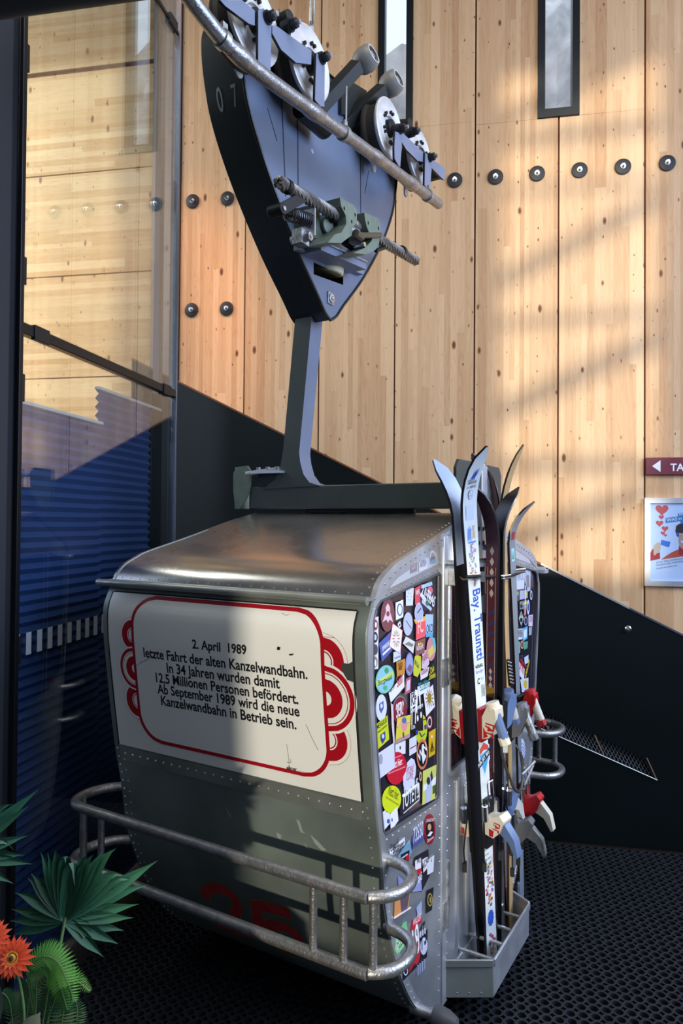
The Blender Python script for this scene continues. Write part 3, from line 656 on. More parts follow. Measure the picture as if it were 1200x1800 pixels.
def rr(z, x0, x1, z0, z1, r):
    d = 0
    if z > z1-r: d = r-math.sqrt(max(0, r*r-(z-(z1-r))**2))
    if z < z0+r: d = max(d, r-math.sqrt(max(0, r*r-(z0+r-z)**2)))
    return x0+d, x1-d
def disc(q, cx, cz, r, t, m, lim=None, sg=0):
    def fn(z):
        h = math.sqrt(max(0, r*r-(z-cz)**2)); a, b = cx-h, cx+h
        if sg < 0: b = min(b, lim); a = min(a, lim)
        if sg > 0: a = max(a, lim); b = max(b, lim)
        return a, b
    strips(q, fn, t, m, cz-r, cz+r, 28)
q = MB()
for sg, lx, cs in ((-1, fx0, ((S(178, 545), .060), (S(196, 810), .066), (S(188, 680), .083))), (1, fx1, ((S(945, 650), .080), (S(965, 965), .075), (S(955, 800), .112)))):
    for i, ((cx, cz), R) in enumerate(cs):
        t = .0084+i*.0003; cx = lx
        fr = ((1.18, RD), (1.165, WT), (1.0, RD), (.50, WT), (.44, RD), (.38, WT)) if i < 2 else ((1.08, WT), (1.0, RD), (.84, WT), (.79, RD), (.76, WT), (.60, RD), (.22, WT))
        for j, (f_, c_) in enumerate(fr): disc(q, cx, cz, R*f_, t+j*.00004, c_, lx, sg)
strips(q, lambda z: rr(z, fx0-.006, fx1+.006, fz0-.006, fz1+.006, .115), .0095, RD, fz0-.006, fz1+.006, 90)
strips(q, lambda z: rr(z, fx0+.008, fx1-.008, fz0+.008, fz1-.008, .105), .0098, WT, fz0+.008, fz1-.008, 90)
gb('printed_frame', q, sb, smooth=True)
q = MB()
def tl(body, a, b, hs, bold=.0, m=BK):
    q_ = MB(); q_.text(body, FZ, S(*a), S(*b), .0101, m, hs, bold); gb('lettering', q_, sb, smooth=False)
tl('2. April  1989', (418, 597), (638, 622), 1.02, .028)
tl('letzte Fahrt der alten Kanzelwandbahn.', (222, 632), (885, 722), 1.10, .024)
tl('In 34 Jahren wurden damit', (316, 695), (773, 760), 1.10, .024)
tl('12,5 Millionen Personen befördert.', (272, 733), (848, 823), 1.10, .024)
tl('Ab September 1989 wird die neue', (278, 778), (853, 873), 1.10, .024)
tl('Kanzelwandbahn in Betrieb sein.', (293, 826), (840, 925), 1.10, .024)
tl('elsner', (800, 1086), (842, 1094), 1.1, .03); tl('WERBUNG', (844, 1096), (878, 1102), .9, .0, ink('#8A8D8E'))
for pts in ([(762, 590), (775, 593), (772, 605), (760, 603)], [(808, 620), (828, 618), (826, 625), (812, 627)]): q.flat([S(*p) for p in pts], FZ, .0101, BK)
q.flat([S(*p) for p in [(1022, 655), (1050, 660), (1068, 650), (1072, 735), (1045, 725), (1025, 690)]], FZ, .0103, ink('#3C423E'))
for pts in ([(800, 985), (808, 1040), (812, 1095)], [(815, 1045), (818, 1060), (800, 1058)], [(780, 455), (800, 465), (812, 458)], [(878, 905), (900, 955), (928, 1010)], [(190, 668), (215, 652), (262, 630)]):
    q.tube([FZ(*S(*p), .0101) for p in pts], .0007, BK, 4)
gb('scratches', q, sb, smooth=False, kind='stuff')
# old cabin number
q = MB(); NR = mat('faded_red_paint', '#C4343A', .5, 0, .1, 60, .3, 30); GO = mat('ochre_paint', '#8D7A2C', .5)
T = lambda cx, cy: fhit(120+cx/1.8182, 1350+cy/1.8182)
def stroke(pts, w_, m, t):
    P = smoothpath([(*T(*p), 0) for p in pts], 6); L2 = []; R2 = []
    for i, p in enumerate(P):
        d = (P[min(i+1, len(P)-1)]-P[max(i-1, 0)]).normalized(); n = Vector((-d.y, d.x, 0))*w_; L2.append(p+n); R2.append(p-n)
    vs = [FZ(p.x, p.y, t) for p in L2]+[FZ(p.x, p.y, t) for p in R2]; n = len(P); q.add(vs, [(i, i+1, n+i+1, n+i) for i in range(n-1)], m)
two = [(440, 415), (448, 388), (480, 382), (522, 402), (543, 440), (530, 475), (500, 492), (478, 500), (520, 515), (592, 538)]
five = [(712, 466), (650, 446), (604, 438), (608, 470), (612, 505), (660, 500), (710, 515), (738, 545), (735, 580), (700, 580), (655, 560)]
stroke(two, .026, GO, .0062); stroke(two, .022, NR, .0065); stroke(five, .029, GO, .0062); stroke(five, .024, NR, .0065)
gb('cabin_number', q)
q = MB(); SC = mat('pale_scuff', '#8C958F', .6)
for pts in ([(730, 160), (742, 168), (752, 200), (762, 208), (744, 204)], [(775, 210), (800, 232), (828, 262), (812, 262), (790, 240)], [(668, 202), (684, 214), (680, 230), (670, 218)], [(500, 118), (524, 150), (520, 160)], [(755, 235), (775, 262), (766, 262)]):
    q.flat([T(*p) for p in pts], FZ, .0052, SC)
gb('scuff_marks', q, kind='stuff', smooth=False)
# guard rails ---------------------------------------------------------
def rail_path(z, yo=0):
    return [(-1.205, .12, z), (-1.26, .085, z), (-1.30, .03, z), (-1.315, -.05, z), (-1.29, -.12, z), (-1.23, -.15, z), (-1.1, -.152, z), (-.6, -.152, z), (0.0, -.152, z), (.06, -.145, z), (.115, -.10, z), (.135, -.03, z), (.12, .04, z), (.07, .085, z), (-.005, .10, z)]
def rail(mirror):
    q = MB(); f_ = (lambda p: (p[0], W_-p[1], p[2])) if mirror else (lambda p: p)
    for z in (.825, .60):
        P = smoothpath(rail_path(z), 5); q.tube([f_(p) for p in P], .019, PIPE, 14)
    r_ = gb('guard_rail', q)
    for x, y in ((-1.305, -.07), (-1.20, -.152), (-1.10, -.152), (-.13, -.152), (-.02, -.152), (.075, -.137)):
        q = MB(); q.cyl(f_((x, y, .60)), f_((x, y, .825)), .013, PIPE, n=12); gb('rail_post', q, r_)
rail(False); rail(True)
# rubber buffer at the lower corner
for mm in (0,):
    f_ = (lambda y: W_-y) if mm else (lambda y: y)
    q = MB(); q.cyl((-.02, f_(.34), .19), (.075, f_(.34), .19), .019, STEEL); q.lathe((.07, f_(.34), .19), (1, 0, 0), [(0, 0), (0, .036), (.012, .040), (.05, .036), (.085, .022), (.095, 0)], mat('grey_buffer_rubber', '#4A4B4D', .5), 24)
    gb('buffer', q)
# ski basket -----------------------------------------------------------
BX = [(.004, .60), (.165, .70), (.165, 1.19), (.004, 1.29)]
q = MB(); zB, zT = .085, .235
def wallq(a, b):
    d = Vector((b[0]-a[0], b[1]-a[1], 0)).normalized(); n = Vector((d.y, -d.x, 0))*.003
    for z0_, z1_, o_ in ((zB, zT, 1), (zT-.028, zT, 3.2)):
        A_ = Vector((*a, 0)); B_ = Vector((*b, 0)); vs = [A_+n*o_, B_+n*o_, B_-n, A_-n]
        q.add([(v.x, v.y, z0_) for v in vs]+[(v.x, v.y, z1_) for v in vs], [(0, 1, 5, 4), (1, 2, 6, 5), (2, 3, 7, 6), (3, 0, 4, 7), (4, 5, 6, 7), (3, 2, 1, 0)], ALU_D if a[0] < .1 and a[1] < .9 else ALU_L)
for a, b in zip(BX, BX[1:]): wallq(a, b)
q.plate(BX, [], lambda u, v, t: (u, v, t), zB, zB+.004, ALU_D)
bs = gb('ski_basket', q, bevel=.002)
for yy in (.75, .87, .99, 1.11):
    q = MB(); q.cyl((.004, yy, zT-.035), (.163, yy, zT-.035), .008, STEEL, n=10); gb('divider_bar', q, bs)
q = MB()
for k in range(3): rivet(q, tuple(Vector((.045+.04*k, .60+(.045+.04*k)*.62-.004, zB+.018))), (.53, -.85, 0), .005)
gb('rivets', q, bs, kind='stuff')
# ski bracket and strap rail
q = MB(); zk = G.hit(803, 1014, 0, .04).z
q.box((.0, .60, zk-.035), (.055, .70, zk+.035), STEEL); q.cyl((-.01, .585, zk+.055), (.04, .585, zk+.055), .012, STEEL); gb('lock_bracket', q, bevel=.003)
q = MB(); q.cyl((.004, .66, 1.79), (.004, .66, 1.93), .03, ALU_L, n=20); gb('door_roller', q)
q = MB(); q.box((.002, .72, 1.80), (.03, 1.10, 1.825), ALU_L)
for k in range(7): rivet(q, (.03, .74+k*.055, 1.812), (1, 0, 0), .005)
gb('header_strip', q)
# ridge beam, end plates, hanger arm -------------------------------------
q = MB(); q.box((-1.225, .90, 2.018), (.0, .99, 2.135), DPAINT); 
q.box((-.90, .93, 2.0), (-.3, .96, 2.02), DARKM); bm = gb('ridge_beam', q, bevel=.006)
EP = [(.55, 2.20), (.58, 2.225), (.80, 2.225)]
q = MB(); ep = rrect(.66, 1.86, 1.23, 2.215, .05); ep = [(.72, 1.94), (.66, 2.05), (.66, 2.18), (.69, 2.215), (1.20, 2.215), (1.23, 2.18), (1.23, 2.05), (1.17, 1.94)]
q.plate(ep, [], DX, .004, .016, DPAINT); gb('end_plate', q, bevel=.003)
q = MB(); ep2 = [(.84, 1.97), (.80, 2.08), (.80, 2.20), (.825, 2.235), (.90, 2.238), (.93, 2.21), (.93, 2.12), (.91, 2.06), (.89, 2.02), (.885, 1.985)]
q.plate([(-1.31, 2.02), (-1.325, 2.12), (-1.325, 2.21), (-1.30, 2.24), (-1.235, 2.245), (-1.215, 2.22), (-1.215, 2.15), (-1.225, 2.10), (-1.28, 2.02)], [], lambda u, v, t: (u, t, v), .885, .90, GREEN)
q.box((-1.32, .89, 2.02), (-1.305, 1.0, 2.24), GREEN); gb('end_plate', q, bevel=.003)
q = MB(); q.tube([(-1.22, .86, 2.20), (-1.05, .92, 2.225)], .012, ALU_L); q.box((-1.2, .86, 2.20), (-1.0, 1.0, 2.212), ALU_L); q.box((-1.17, .90, 2.13), (-1.04, .93, 2.20), DARKM)
for k in range(3): q.cyl((-1.17+k*.06, .90, 2.215), (-1.17+k*.06, .90, 2.235), .012, STEEL, n=8)
gb('spring_plate', q)
q = MB(); xs_ = .03
q.box((.016, .87, 1.86), (.05, .94, 2.20), ALU_L); q.ball((.033, .905, 2.20), (.017, .035, .02), ALU_L)
q.plate([(.93, 2.17), (1.06, 2.14), (1.095, 2.11), (1.10, 2.06), (1.07, 2.03), (1.03, 2.03), (.93, 2.06)], [circ(1.055, 2.085, .028, 16)], DX, .03, .045, STEEL)
q.box((.01, .80, 1.80), (.04, 1.08, 1.835), ALU_L)
for yy in (.83, .89, .96, 1.02):
    for z in (1.87, 1.93): q.cyl((.0, yy, z), (.055, yy, z), .010, DARKM, n=6)
gb('suspension_strut', q, bevel=.002)
# arm: T-shaped forging rising to the carriage
def armx(z): return -.967+(z-2.255)*.101
q = MB(); hw = .050
left = [(armx(z)-hw, z) for z in (2.32, 2.7, 3.08)]; right = [(armx(z)+hw, z) for z in (3.08, 2.7, 2.30)]
fil_l = [(-1.135, 2.12), (-1.10, 2.145), (-1.06, 2.17), (-1.03, 2.22)]
fil_r = [(-.905, 2.25), (-.885, 2.19), (-.85, 2.15), (-.79, 2.132)]
q.plate(fil_l+left+right+fil_r, [], lambda u, v, t: (u, t, v), .895, .995, DPAINT, BOXP); gb('hanger_arm', q, bevel=.004)  # sides bluer than the front: light from the right put into the colour
# carriage box -----------------------------------------------------------
XB, XA = -.76, -.965; YC = .935
HL = [(.0, 2.955), (.055, 2.985), (.12, 3.05), (.30, 3.215), (.46, 3.39), (.57, 3.53), (.66, 3.68), (.70, 3.80), (.725, 3.93), (.72, 4.03), (.66, 4.10), (.50, 4.13)]
HLc = [(p.x, p.y) for p in smoothpath([(a, b, 0) for a, b in HL], 4)]
outl = [(YC-a, b) for a, b in HLc[::-1]]+[(YC+a, b+.08*(b-2.95)/1.2) for a, b in HLc[1:]]
slotc = [G.hit(*p, 0, XB) for p in ((551, 461), (603, 485), (603, 501), (551, 482))]
slotc = [(p.y, p.z) for p in slotc]
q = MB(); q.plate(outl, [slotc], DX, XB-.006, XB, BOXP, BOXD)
inner = outl
vs = [(XA, y, z) for y, z in outl]+[(XB-.004, y, z) for y, z in outl]; n = len(outl)
q.add(vs, [(i, (i+1) % n, n+(i+1) % n, n+i) for i in range(n)], BOXD); q.flat(outl, DX, XA, BOXD)
q.tube([(XB, y, z) for y, z in outl], .008, BOXD, 6, closed=True)
bx = gb('carriage_box', q)
P = lambda px, py, x=XB: G.hit(px, py, 0, x)
q = MB()
for a, b in (((495, 175), (502, 345)), ((523, 200), (524, 345)), ((633, 245), (634, 375))): q.tube([P(*a, XB+.001), P(*b, XB+.001)], .0022, BOXD, 4)
q.tube([P(470, 190, XB+.001), P(487, 248, XB+.001)], .0014, BOXD, 4); q.tube([P(648, 300, XB+.001), P(641, 340, XB+.001)], .0014, BOXD, 4)
q.flat([(p.y, p.z) for p in (P(546, 262), P(549, 262), P(551, 270), P(548, 270))], DX, XB+.001, ink('#B9BEC6')); gb('panel_seam', q, bx)
q = MB(); c_ = P(577, 480, XB-.06); q.lathe((XB-.048, c_.y-.035, c_.z+.004), (.16, .0, 1), [(-.020, 0), (-.020, .080), (-.014, .086), (.014, .086), (.020, .080), (.020, 0)], mat('ivory_roller', '#CFC9A8', .5), 30); gb('ivory_roller', q, bx)
q = MB(); c_ = P(580, 525); q.box((XB, c_.y-.028, c_.z-.03), (XB+.008, c_.y+.022, c_.z+.03), STEEL); q.cyl((XB, c_.y, c_.z), (XB+.014, c_.y, c_.z), .024, STEEL); q.cyl((XB+.014, c_.y, c_.z), (XB+.02, c_.y, c_.z), .009, CHROME); gb('pivot_cover', q, bx, bevel=.002)
q = MB(); NB = ink('#9AA39E')
def bs_(u, v, t):
    z = v; a = interp([(h[0], h[1]) for h in HLc], z); return (u, YC-a-t, z)
zz_ = P(388, 195, XA+.03).z
q.text('0', bs_, (XA+.055, zz_-.035), (XA+.085, zz_-.035), .003, NB, 2.0, .01); q.text('7', bs_, (XA+.135, zz_-.035), (XA+.162, zz_-.035), .003, NB, 2.0, .01); gb('lettering', q, bx, smooth=False)
# guide pipe ------------------------------------------------------------
XR = -.50
pa, pb = P(322, -14, XR), P(771, 359, XR); dirp = (pb-pa)
PIP = [P(*p, XR) for p in ((298, -60), (318, -25), (342, 8), (370, 44), (396, 75), (430, 106), (475, 142), (540, 189), (604, 235), (690, 298), (771, 359))]
PIPS = smoothpath(PIP, 6)
def onpipe(px):
    best = min(PIPS, key=lambda p_: abs(CABPX(p_)-px)); return best.copy()
def CABPX(p_):
    w_ = G.wld(p_)-Vector((0, 0, H)); return 600+F*w_.dot(CR2)/w_.dot(CF)
q = MB(); q.tube(PIPS, .0275, PIPE, 18)
for px, py, r in ((392, 75, .034), (610, 240, .034), (748, 338, .034)):
    c_ = onpipe(px); u_ = (onpipe(px+8)-onpipe(px-8)).normalized(); q.tube([c_-u_*.012, c_+u_*.012], r, STEEL, 18); q.box(c_+Vector((0, -.012, .02)), c_+Vector((.012, .012, .055)), STEEL)
for px, py in ((425, 108), (548, 196), (664, 276), (716, 319)):
    c_ = onpipe(px); u_ = (onpipe(px+8)-onpipe(px-8)).normalized(); q.tube([c_-u_*.06, c_-u_*.03, c_, c_+u_*.03, c_+u_*.06], [.0275, .031, .0325, .031, .0275], PIPE, 18)
gp_ = gb('guide_pipe', q)
for px, py in ((418, 128), (545, 196), (655, 296), (712, 340)):
    c_ = P(px, py, XB+.06); q = MB(); q.plate(circ(0, 0, .022, 12, a0=pi, a1=2*pi, full=False)+[(.022, .09), (-.022, .09)], [], lambda u, v, t: (c_.x+t, c_.y+u, c_.z+v), 0, .008, STEEL); gb('pipe_tab', q, gp_)
# track wheels -------------------------------------------------------------
XWH = -.60
wheels = [((448, 38), .158), ((546, 112), .156), ((685, 226), .152), ((738, 275), .152)]
WC = []
for (px, py), r in wheels:
    c_ = P(px, py, XWH); WC.append(c_); q = MB()
    q.lathe(c_, (1, 0, 0), [(-.11, 0), (-.11, r*.90), (-.075, r*.96)], DARKM, 40)
    q.lathe(c_, (1, 0, 0), [(-.10, r*.80), (-.095, r*.985), (-.088, r), (-.078, r*.985), (-.07, r*.88), (-.035, r*.86), (-.02, r*.90)], TYRE, 40)
    q.lathe(c_, (1, 0, 0), [(-.024, r*.90), (-.010, r*1.0), (.0, r), (.003, r*.96), (-.006, r*.86), (-.010, r*.70), (0, r*.64), (.004, r*.52), (.004, r*.40), (-.012, r*.38), (-.014, 0)], WHEEL, 40)
    wh = gb('track_wheel', q)
    q = MB(); q.lathe(c_, (1, 0, 0), [(-.012, r*.30), (.018, r*.28), (.022, r*.2), (.022, 0)], DARKM, 20)
    for k in range(6):
        for dd in (-.13, .13):
            a = 2*pi*k/6+dd+.5; q.cyl(c_+Vector((.0, r*.52*cos(a), r*.52*sin(a))), c_+Vector((.016, r*.52*cos(a), r*.52*sin(a))), .0085, DARKM, n=6)
    gb('hub_bolt', q, wh)
XP = XWH+.045
K = lambda cx, cy: P(300+cx/2.4, cy/2.4, XP)
def pplate(pts, fn, x, th, m, name='bracket_plate', parent=None):
    q = MB(); pp = [fn(*p) for p in pts]; q.plate([(p.y, p.z) for p in pp], [], lambda u, v, t: (t, u, v), x, x+th, m, DARKM); return gb(name, q, parent, bevel=.002)
pplate([(358, 45), (382, 40), (415, 100), (410, 305), (385, 300), (358, 262)], K, XP, .012, BRK)
pplate([(208, 0), (300, 0), (355, 45), (355, 108), (330, 100), (230, 25)], K, XP-.012, .012, BRK)
pplate([(428, 106), (450, 112), (594, 215), (592, 272), (528, 264), (466, 210), (428, 140)], K, XP-.012, .012, BRK)
pplate([(604, 225), (640, 260), (638, 455), (622, 452), (598, 425)], K, XP, .012, BRK)
K2 = lambda cx, cy: P(560+cx/5, 120+cy/5, XP)
pplate([(654, 560), (712, 580), (712, 690), (698, 872), (684, 862), (648, 800), (646, 700)], K2, XP, .012, BRK)
pplate([(722, 578), (742, 572), (916, 736), (914, 822), (868, 812), (770, 715), (724, 640)], K2, XP-.012, .012, BRK)
pplate([(918, 745), (978, 800), (1095, 885), (1092, 985), (1075, 980), (975, 880), (960, 1085), (948, 1078), (912, 1030)], K2, XP, .012, BRK)
for (f_, c_) in ((K, (395, 80)), (K, (626, 250)), (K, (492, 112)), (K2, (693, 540)), (K2, (955, 790)), (K2, (805, 565))):
    p_ = f_(*c_); q = MB(); q.cyl(p_-Vector((.02, 0, 0)), p_+Vector((.02, 0, 0)), .026, DARKM, n=14); q.cyl(p_+Vector((.02, 0, 0)), p_+Vector((.045, 0, 0)), .021, DARKM, n=6); q.cyl(p_+Vector((.045, 0, 0)), p_+Vector((.062, 0, 0)), .010, STEEL, n=10); gb('axle_nut', q)
q = MB()
for i in (0, 2):
    a, b = WC[i], WC[i+1]; m_ = (a+b)/2; q.cyl(m_+Vector((-.12, .0, .10)), m_+Vector((.03, .0, .10)), .03, BLACK)
    q.box(m_+Vector((-.16, -.20, -.06)), m_+Vector((-.12, .20, .06)), BOXD); gb('bogie_frame', q, bevel=.004); q = MB()
m_ = (WC[1]+WC[2])/2; q.cyl(WC[1]+Vector((-.08, .05, -.14)), WC[1]+Vector((-.08, .25, -.14)), .05, DARKM)
gb('cross_tube', q); q = MB(); q.cyl(WC[3]+Vector((-.15, -.1, -.05)), WC[3]+Vector((-.15, .22, -.05)), .03, DARKM)
gb('bogie_frame', q, bevel=.004)
# end bracket right
q = MB(); pe = K2(1090, 900); q.box((XP-.16, pe.y-.04, pe.z-.05), (XP-.0, pe.y+.0, pe.z+.02), DARKM); gb('end_stop', q, bevel=.004)
# two roller arms pointing up right
RB = mat('cast_grey_roller', '#92918C', .5, .3, .2, 50)
for (a, b, rt) in (((560, 190), (628, 116), (645, 103)), ((600, 222), (672, 158), (690, 146))):
    A_ = P(*a, XB-.02); B_ = P(*b, XB+.12); C_ = P(*rt, XB+.14); q = MB(); d_ = (B_-A_).normalized(); s_ = Vector((0, .028, 0)); up = Vector((0, 0, .04)) 
    q.tube([A_-d_*.1, B_], .042, BOXD, 4); ar = gb('roller_arm', q)
    q = MB(); ax = Vector((.95, -.05, .30)).normalized()
    q.lathe(C_-ax*.06, ax, [(0, 0), (0, .046), (.018, .058), (.05, .064), (.082, .060), (.10, .050), (.10, .042), (.088, .040), (.086, .02), (.096, .018), (.096, 0)], RB, 28); q.lathe(C_-ax*.06, ax, [(.101, .049), (.103, .046), (.101, .040)], mat('worn_bright_rim', '#C9C8C4', .4, .3), 28); q.lathe(C_-ax*.06, ax, [(.090, .040), (.090, 0)], DARKM, 28); gb('guide_roller', q, ar)
q = MB()
pp = [P(*p, XB+.02) for p in ((600, 165), (616, 142), (645, 160), (640, 175), (615, 205), (600, 200))]; q.plate([(p.y, p.z) for p in pp], [], DX, XB-.12, XB+.02, BOXD)
gb('catch_bracket', q); q = MB(); q.tube([P(609, 152, XB+.13), P(608, 225, XB+.2)], .004, ALU_L, 8); gb('thin_rod', q)
# rope, clamp jaws, spring -----------------------------------------------------
XC = -.60
ra, rb_ = P(489, 319, XC), P(731, 459, XC); q = MB(); d_ = (rb_-ra); L0 = d_.length; u_ = d_.normalized(); a_ = u_.orthogonal().normalized(); b_ = u_.cross(a_)
ROPE = mat('greasy_steel_rope', '#7A7873', .4, .5)
for k in range(6):
    pts = []
    for i in range(73):
        s_ = i/72; an = 2*pi*(k/6+s_*L0/.17); dr_ = -.05*(max(0, s_-.8)/.2)**2*0
        pts.append(ra+u_*(L0*s_)+(a_*cos(an)+b_*sin(an))*.0165+Vector((0, 0, dr_)))
    q.tube(pts, .0115, ROPE, 6)
q.cyl(ra, rb_, .012, DARKM, n=8)
rp_ = gb('haul_rope_piece', q)
q = MB()
for px, py in ((504, 328), (706, 442)): c_ = P(px, py, XC); q.tube([c_-u_*.012, c_+u_*.012], .030, DARKM, 14)
gb('rope_band', q, rp_)
def jaw(pts, off):     # C-shaped jaw: outline in the (x,z) section seen from the rope direction, extruded along y
    pass
E1 = lambda cx, cy, x=XC: P(420+cx/3.333, 280+cy/3.333, x)
def blockp(pts, x0, x1, m, name, holes=()):
    q = MB(); pp = [E1(*p, x1) for p in pts]; q.plate([(p.y, p.z) for p in pp], [[(E1(*h, x1).y+.007*cos(t*pi/4), E1(*h, x1).z+.010*sin(t*pi/4)) for t in range(8)] for h in holes], DX, x0, x1, m); return gb(name, q, bevel=.003)
XJ = XC+.05
blockp([(590, 222), (672, 270), (690, 300), (690, 370), (665, 400), (660, 445), (600, 490), (520, 488), (560, 440), (598, 430), (628, 380), (625, 330), (598, 275)], XC-.06, XJ, GREEN, 'clamp_jaw', [(616, 288), (680, 325), (660, 366)])
blockp([(733, 310), (812, 345), (828, 372), (826, 440), (818, 500), (800, 530), (745, 558), (670, 548), (735, 520), (775, 480), (790, 440), (762, 432), (748, 395), (738, 350)], XC-.06, XJ, GREEN, 'clamp_jaw', [(757, 374), (817, 405)])
q = MB()
a1, b1 = E1(520, 370, XJ-.03), E1(600, 410, XJ-.03); q.lathe(E1(500, 470, XB), (1, 0, 0), [(0, 0)], GREEN, 4) if False else None
q.cyl(Vector((XB, E1(545, 380, XB+.1).y, E1(545, 380, XB+.1).z)), Vector((XB+.14, E1(545, 380, XB+.14).y, E1(545, 380, XB+.14).z)), .05, GREEN, n=24)
pp = [E1(*p, XB+.10) for p in ((430, 260), (470, 290), (480, 400), (600, 350), (605, 395), (500, 470), (430, 460))]; q.plate([(p.y, p.z) for p in pp], [], DX, XB, XB+.10, mat('green_cast_dark', '#4A564B', .5, .1, .3, 70)); gb('clamp_body', q, bevel=.005)
q = MB(); c_ = E1(548, 370, XB+.14); 
for dy, dz in ((-.012, .008), (.014, -.006)): q.cyl(c_+Vector((0, dy, dz)), c_+Vector((.025, dy, dz)), .016, DARKM, n=6); q.cyl(c_+Vector((.025, dy, dz)), c_+Vector((.035, dy, dz)), .008, CHROME, n=8)
gb('clamp_bolt', q)
# lever, spring
q = MB(); a1 = E1(240, 295, XC); b1 = E1(380, 215, XC); pp = (b1-a1).normalized(); nrm = Vector((0, -pp.z, pp.y)).normalized()*.022
ring = [a1+nrm, b1+nrm, b1-nrm, a1-nrm]; q.plate([(p.y, p.z) for p in ring], [], DX, XC-.0, XC+.015, DARKM); q.cyl(a1-Vector((.05, 0, 0)), a1+Vector((.02, 0, 0)), .024, DARKM); q.cyl(a1+Vector((.02, 0, 0)), a1+Vector((.026, 0, 0)), .012, STEEL, n=6); gb('lever', q, bevel=.003)
q = MB(); s0_, s1_ = E1(285, 318, XC-.02), E1(410, 358, XC-.02); d_ = s1_-s0_; u2 = d_.normalized(); a_ = u2.orthogonal().normalized(); b_ = u2.cross(a_)
q.tube([s0_+d_*(i/180)+(a_*cos(i*.35*1.0)+b_*sin(i*.35))*.027 for i in range(181)], .0042, mat('spring_steel', '#55565A', .35, .8), 6); q.cyl(s0_-u2*.02, s1_+u2*.02, .012, DARKM, n=10); q.box(s1_+Vector((-.03, 0, -.07)), s1_+Vector((.03, .006, .05)), ALU_L); gb('clamp_spring', q)
q = MB(); c_ = E1(400, 455, XC-.02); q.cyl(c_-Vector((.08, 0, 0)), c_, .02, STEEL); q.cyl(c_, c_+Vector((.018, 0, 0)), .020, STEEL, n=6); q.cyl(c_+Vector((.018, 0, 0)), c_+Vector((.024, 0, 0)), .010, CHROME, n=10); q.box(c_+Vector((-.06, -.03, -.03)), c_+Vector((-.01, .03, .035)), STEEL); gb('nut', q)
# sloping base rail under the clamp
q = MB(); p0, p1 = E1(480, 480, XB+.11), E1(745, 600, XB+.11)
d_ = (p1-p0)
def slab(off0, off1, x0, x1, m):
    a, b = p0, p1; q.plate([(a.y, a.z+off0), (b.y, b.z+off0), (b.y, b.z+off1), (a.y, a.z+off1)], [], DX, x0, x1, m)
slab(-.006, .0, XB, XB+.12, STEEL); slab(-.04, -.006, XB, XB+.11, BRK)
p0, p1 = E1(340, 505, XB+.02), E1(720, 655, XB+.02); slab(-.02, .0, XB, XB+.03, BRK); gb('base_rail', q)
q = MB(); c0, c1 = E1(700, 445, XJ+.01), E1(825, 445, XJ+.0); q.cyl(c0-Vector((0, .03, 0)), c0+Vector((0, .03, 0)), .019, mat('worn_brass_steel', '#6B6A5E', .4, .7), n=8); q.cyl(c0, c1, .014, mat('worn_brass_steel', '#6B6A5E'), n=8)
c0, c1 = E1(690, 430, XC), E1(640, 410, XC); q.cyl(c0, c1, .02, ALU_L); c0 = E1(705, 505, XC+.02); q.cyl(c0-Vector((.03, 0, 0)), c0+Vector((.03, 0, 0)), .012, CHROME, n=10); q.box(E1(600, 500, XC-.04), E1(700, 500, XC-.02)+Vector((.02, 0, .05)), DARKM)
c0, c1 = E1(800, 535, XC), E1(890, 505, XC); q.cyl(c0, c1, .010, DARKM); q.cyl(c1-Vector((.0, .004, 0)), c1+Vector((.02, .004, 0)), .019, CHROME, n=12); gb('clamp_pin', q)
# shackle and rope above (hangs from the ceiling)
c_ = P(548, 30, XB-.05); q = MB(); q.tube([c_+Vector((0, -.014, -.03)), c_+Vector((0, -.014, .12)), c_+Vector((0, .0, .14)), c_+Vector((0, .014, .12)), c_+Vector((0, .014, -.03)), c_+Vector((0, 0, -.05))], .006, STEEL, 8, closed=True); q.cyl(c_+Vector((0, 0, .14)), (c_.x, c_.y, 7.2), .006, STEEL, n=8); q.cyl(c_+Vector((0, 0, -.05)), c_+Vector((0, 0, -.25)), .012, STEEL, n=8); gb('suspension_shackle', q)
# ================================================================== stickers
CR_ = {'A': (640, 960, 6.431), 'B': (640, 1200, 6.431), 'C': (650, 1420, 4.736), 'F': (880, 990, 6.21)}
DARKS = '#1B1A22'
def sticker(tag, layers, parent, x, label=None, name='sticker'):
    ox, oy, sc_ = CR_[tag]; q = MB()
    M_ = lambda cx, cy: (lambda p: (p.y, p.z))(G.hit(ox+cx/sc_, oy+cy/sc_, 0, x))
    t = x+random.random()*.0004
    for i, l in enumerate(layers):
        k = l[0]; tt = t+.00035*i
        if k == 'e': _, cx, cy, rx, ry, c = l[:6]; q.flat([M_(cx+rx*cos(a*pi/14), cy+ry*sin(a*pi/14)+(l[6]*rx*cos(a*pi/14) if len(l) > 6 else 0)) for a in range(28)], DX, tt, ink(c, .35))
        elif k == 'q': q.flat([M_(*p) for p in l[1]], DX, tt, ink(l[2], .35))
        elif k == 't': _, s_, xa, ya, xb, yb, hs, c = l; q.text(s_, DX, M_(xa, ya), M_(xb, yb), tt, ink(c, .4), hs, .012)
        elif k == 'l': q.tube([(tt, *M_(*p)) for p in l[1]], l[3], ink(l[2]), 4)
        elif k == 'star':
            _, cx, cy, rx, ry, n, c = l
            for a in range(n):
                th = 2*pi*a/n; q.flat([M_(cx+rx*.62*cos(th-.14), cy+ry*.62*sin(th-.14)), M_(cx+rx*cos(th), cy+ry*sin(th)), M_(cx+rx*.62*cos(th+.14), cy+ry*.62*sin(th+.14)), M_(cx+rx*.5*cos(th), cy+ry*.5*sin(th))], DX, tt, ink(c))
    k_ = dict(label=label) if label else {}
    return gb(name, q, parent, smooth=False, **k_)
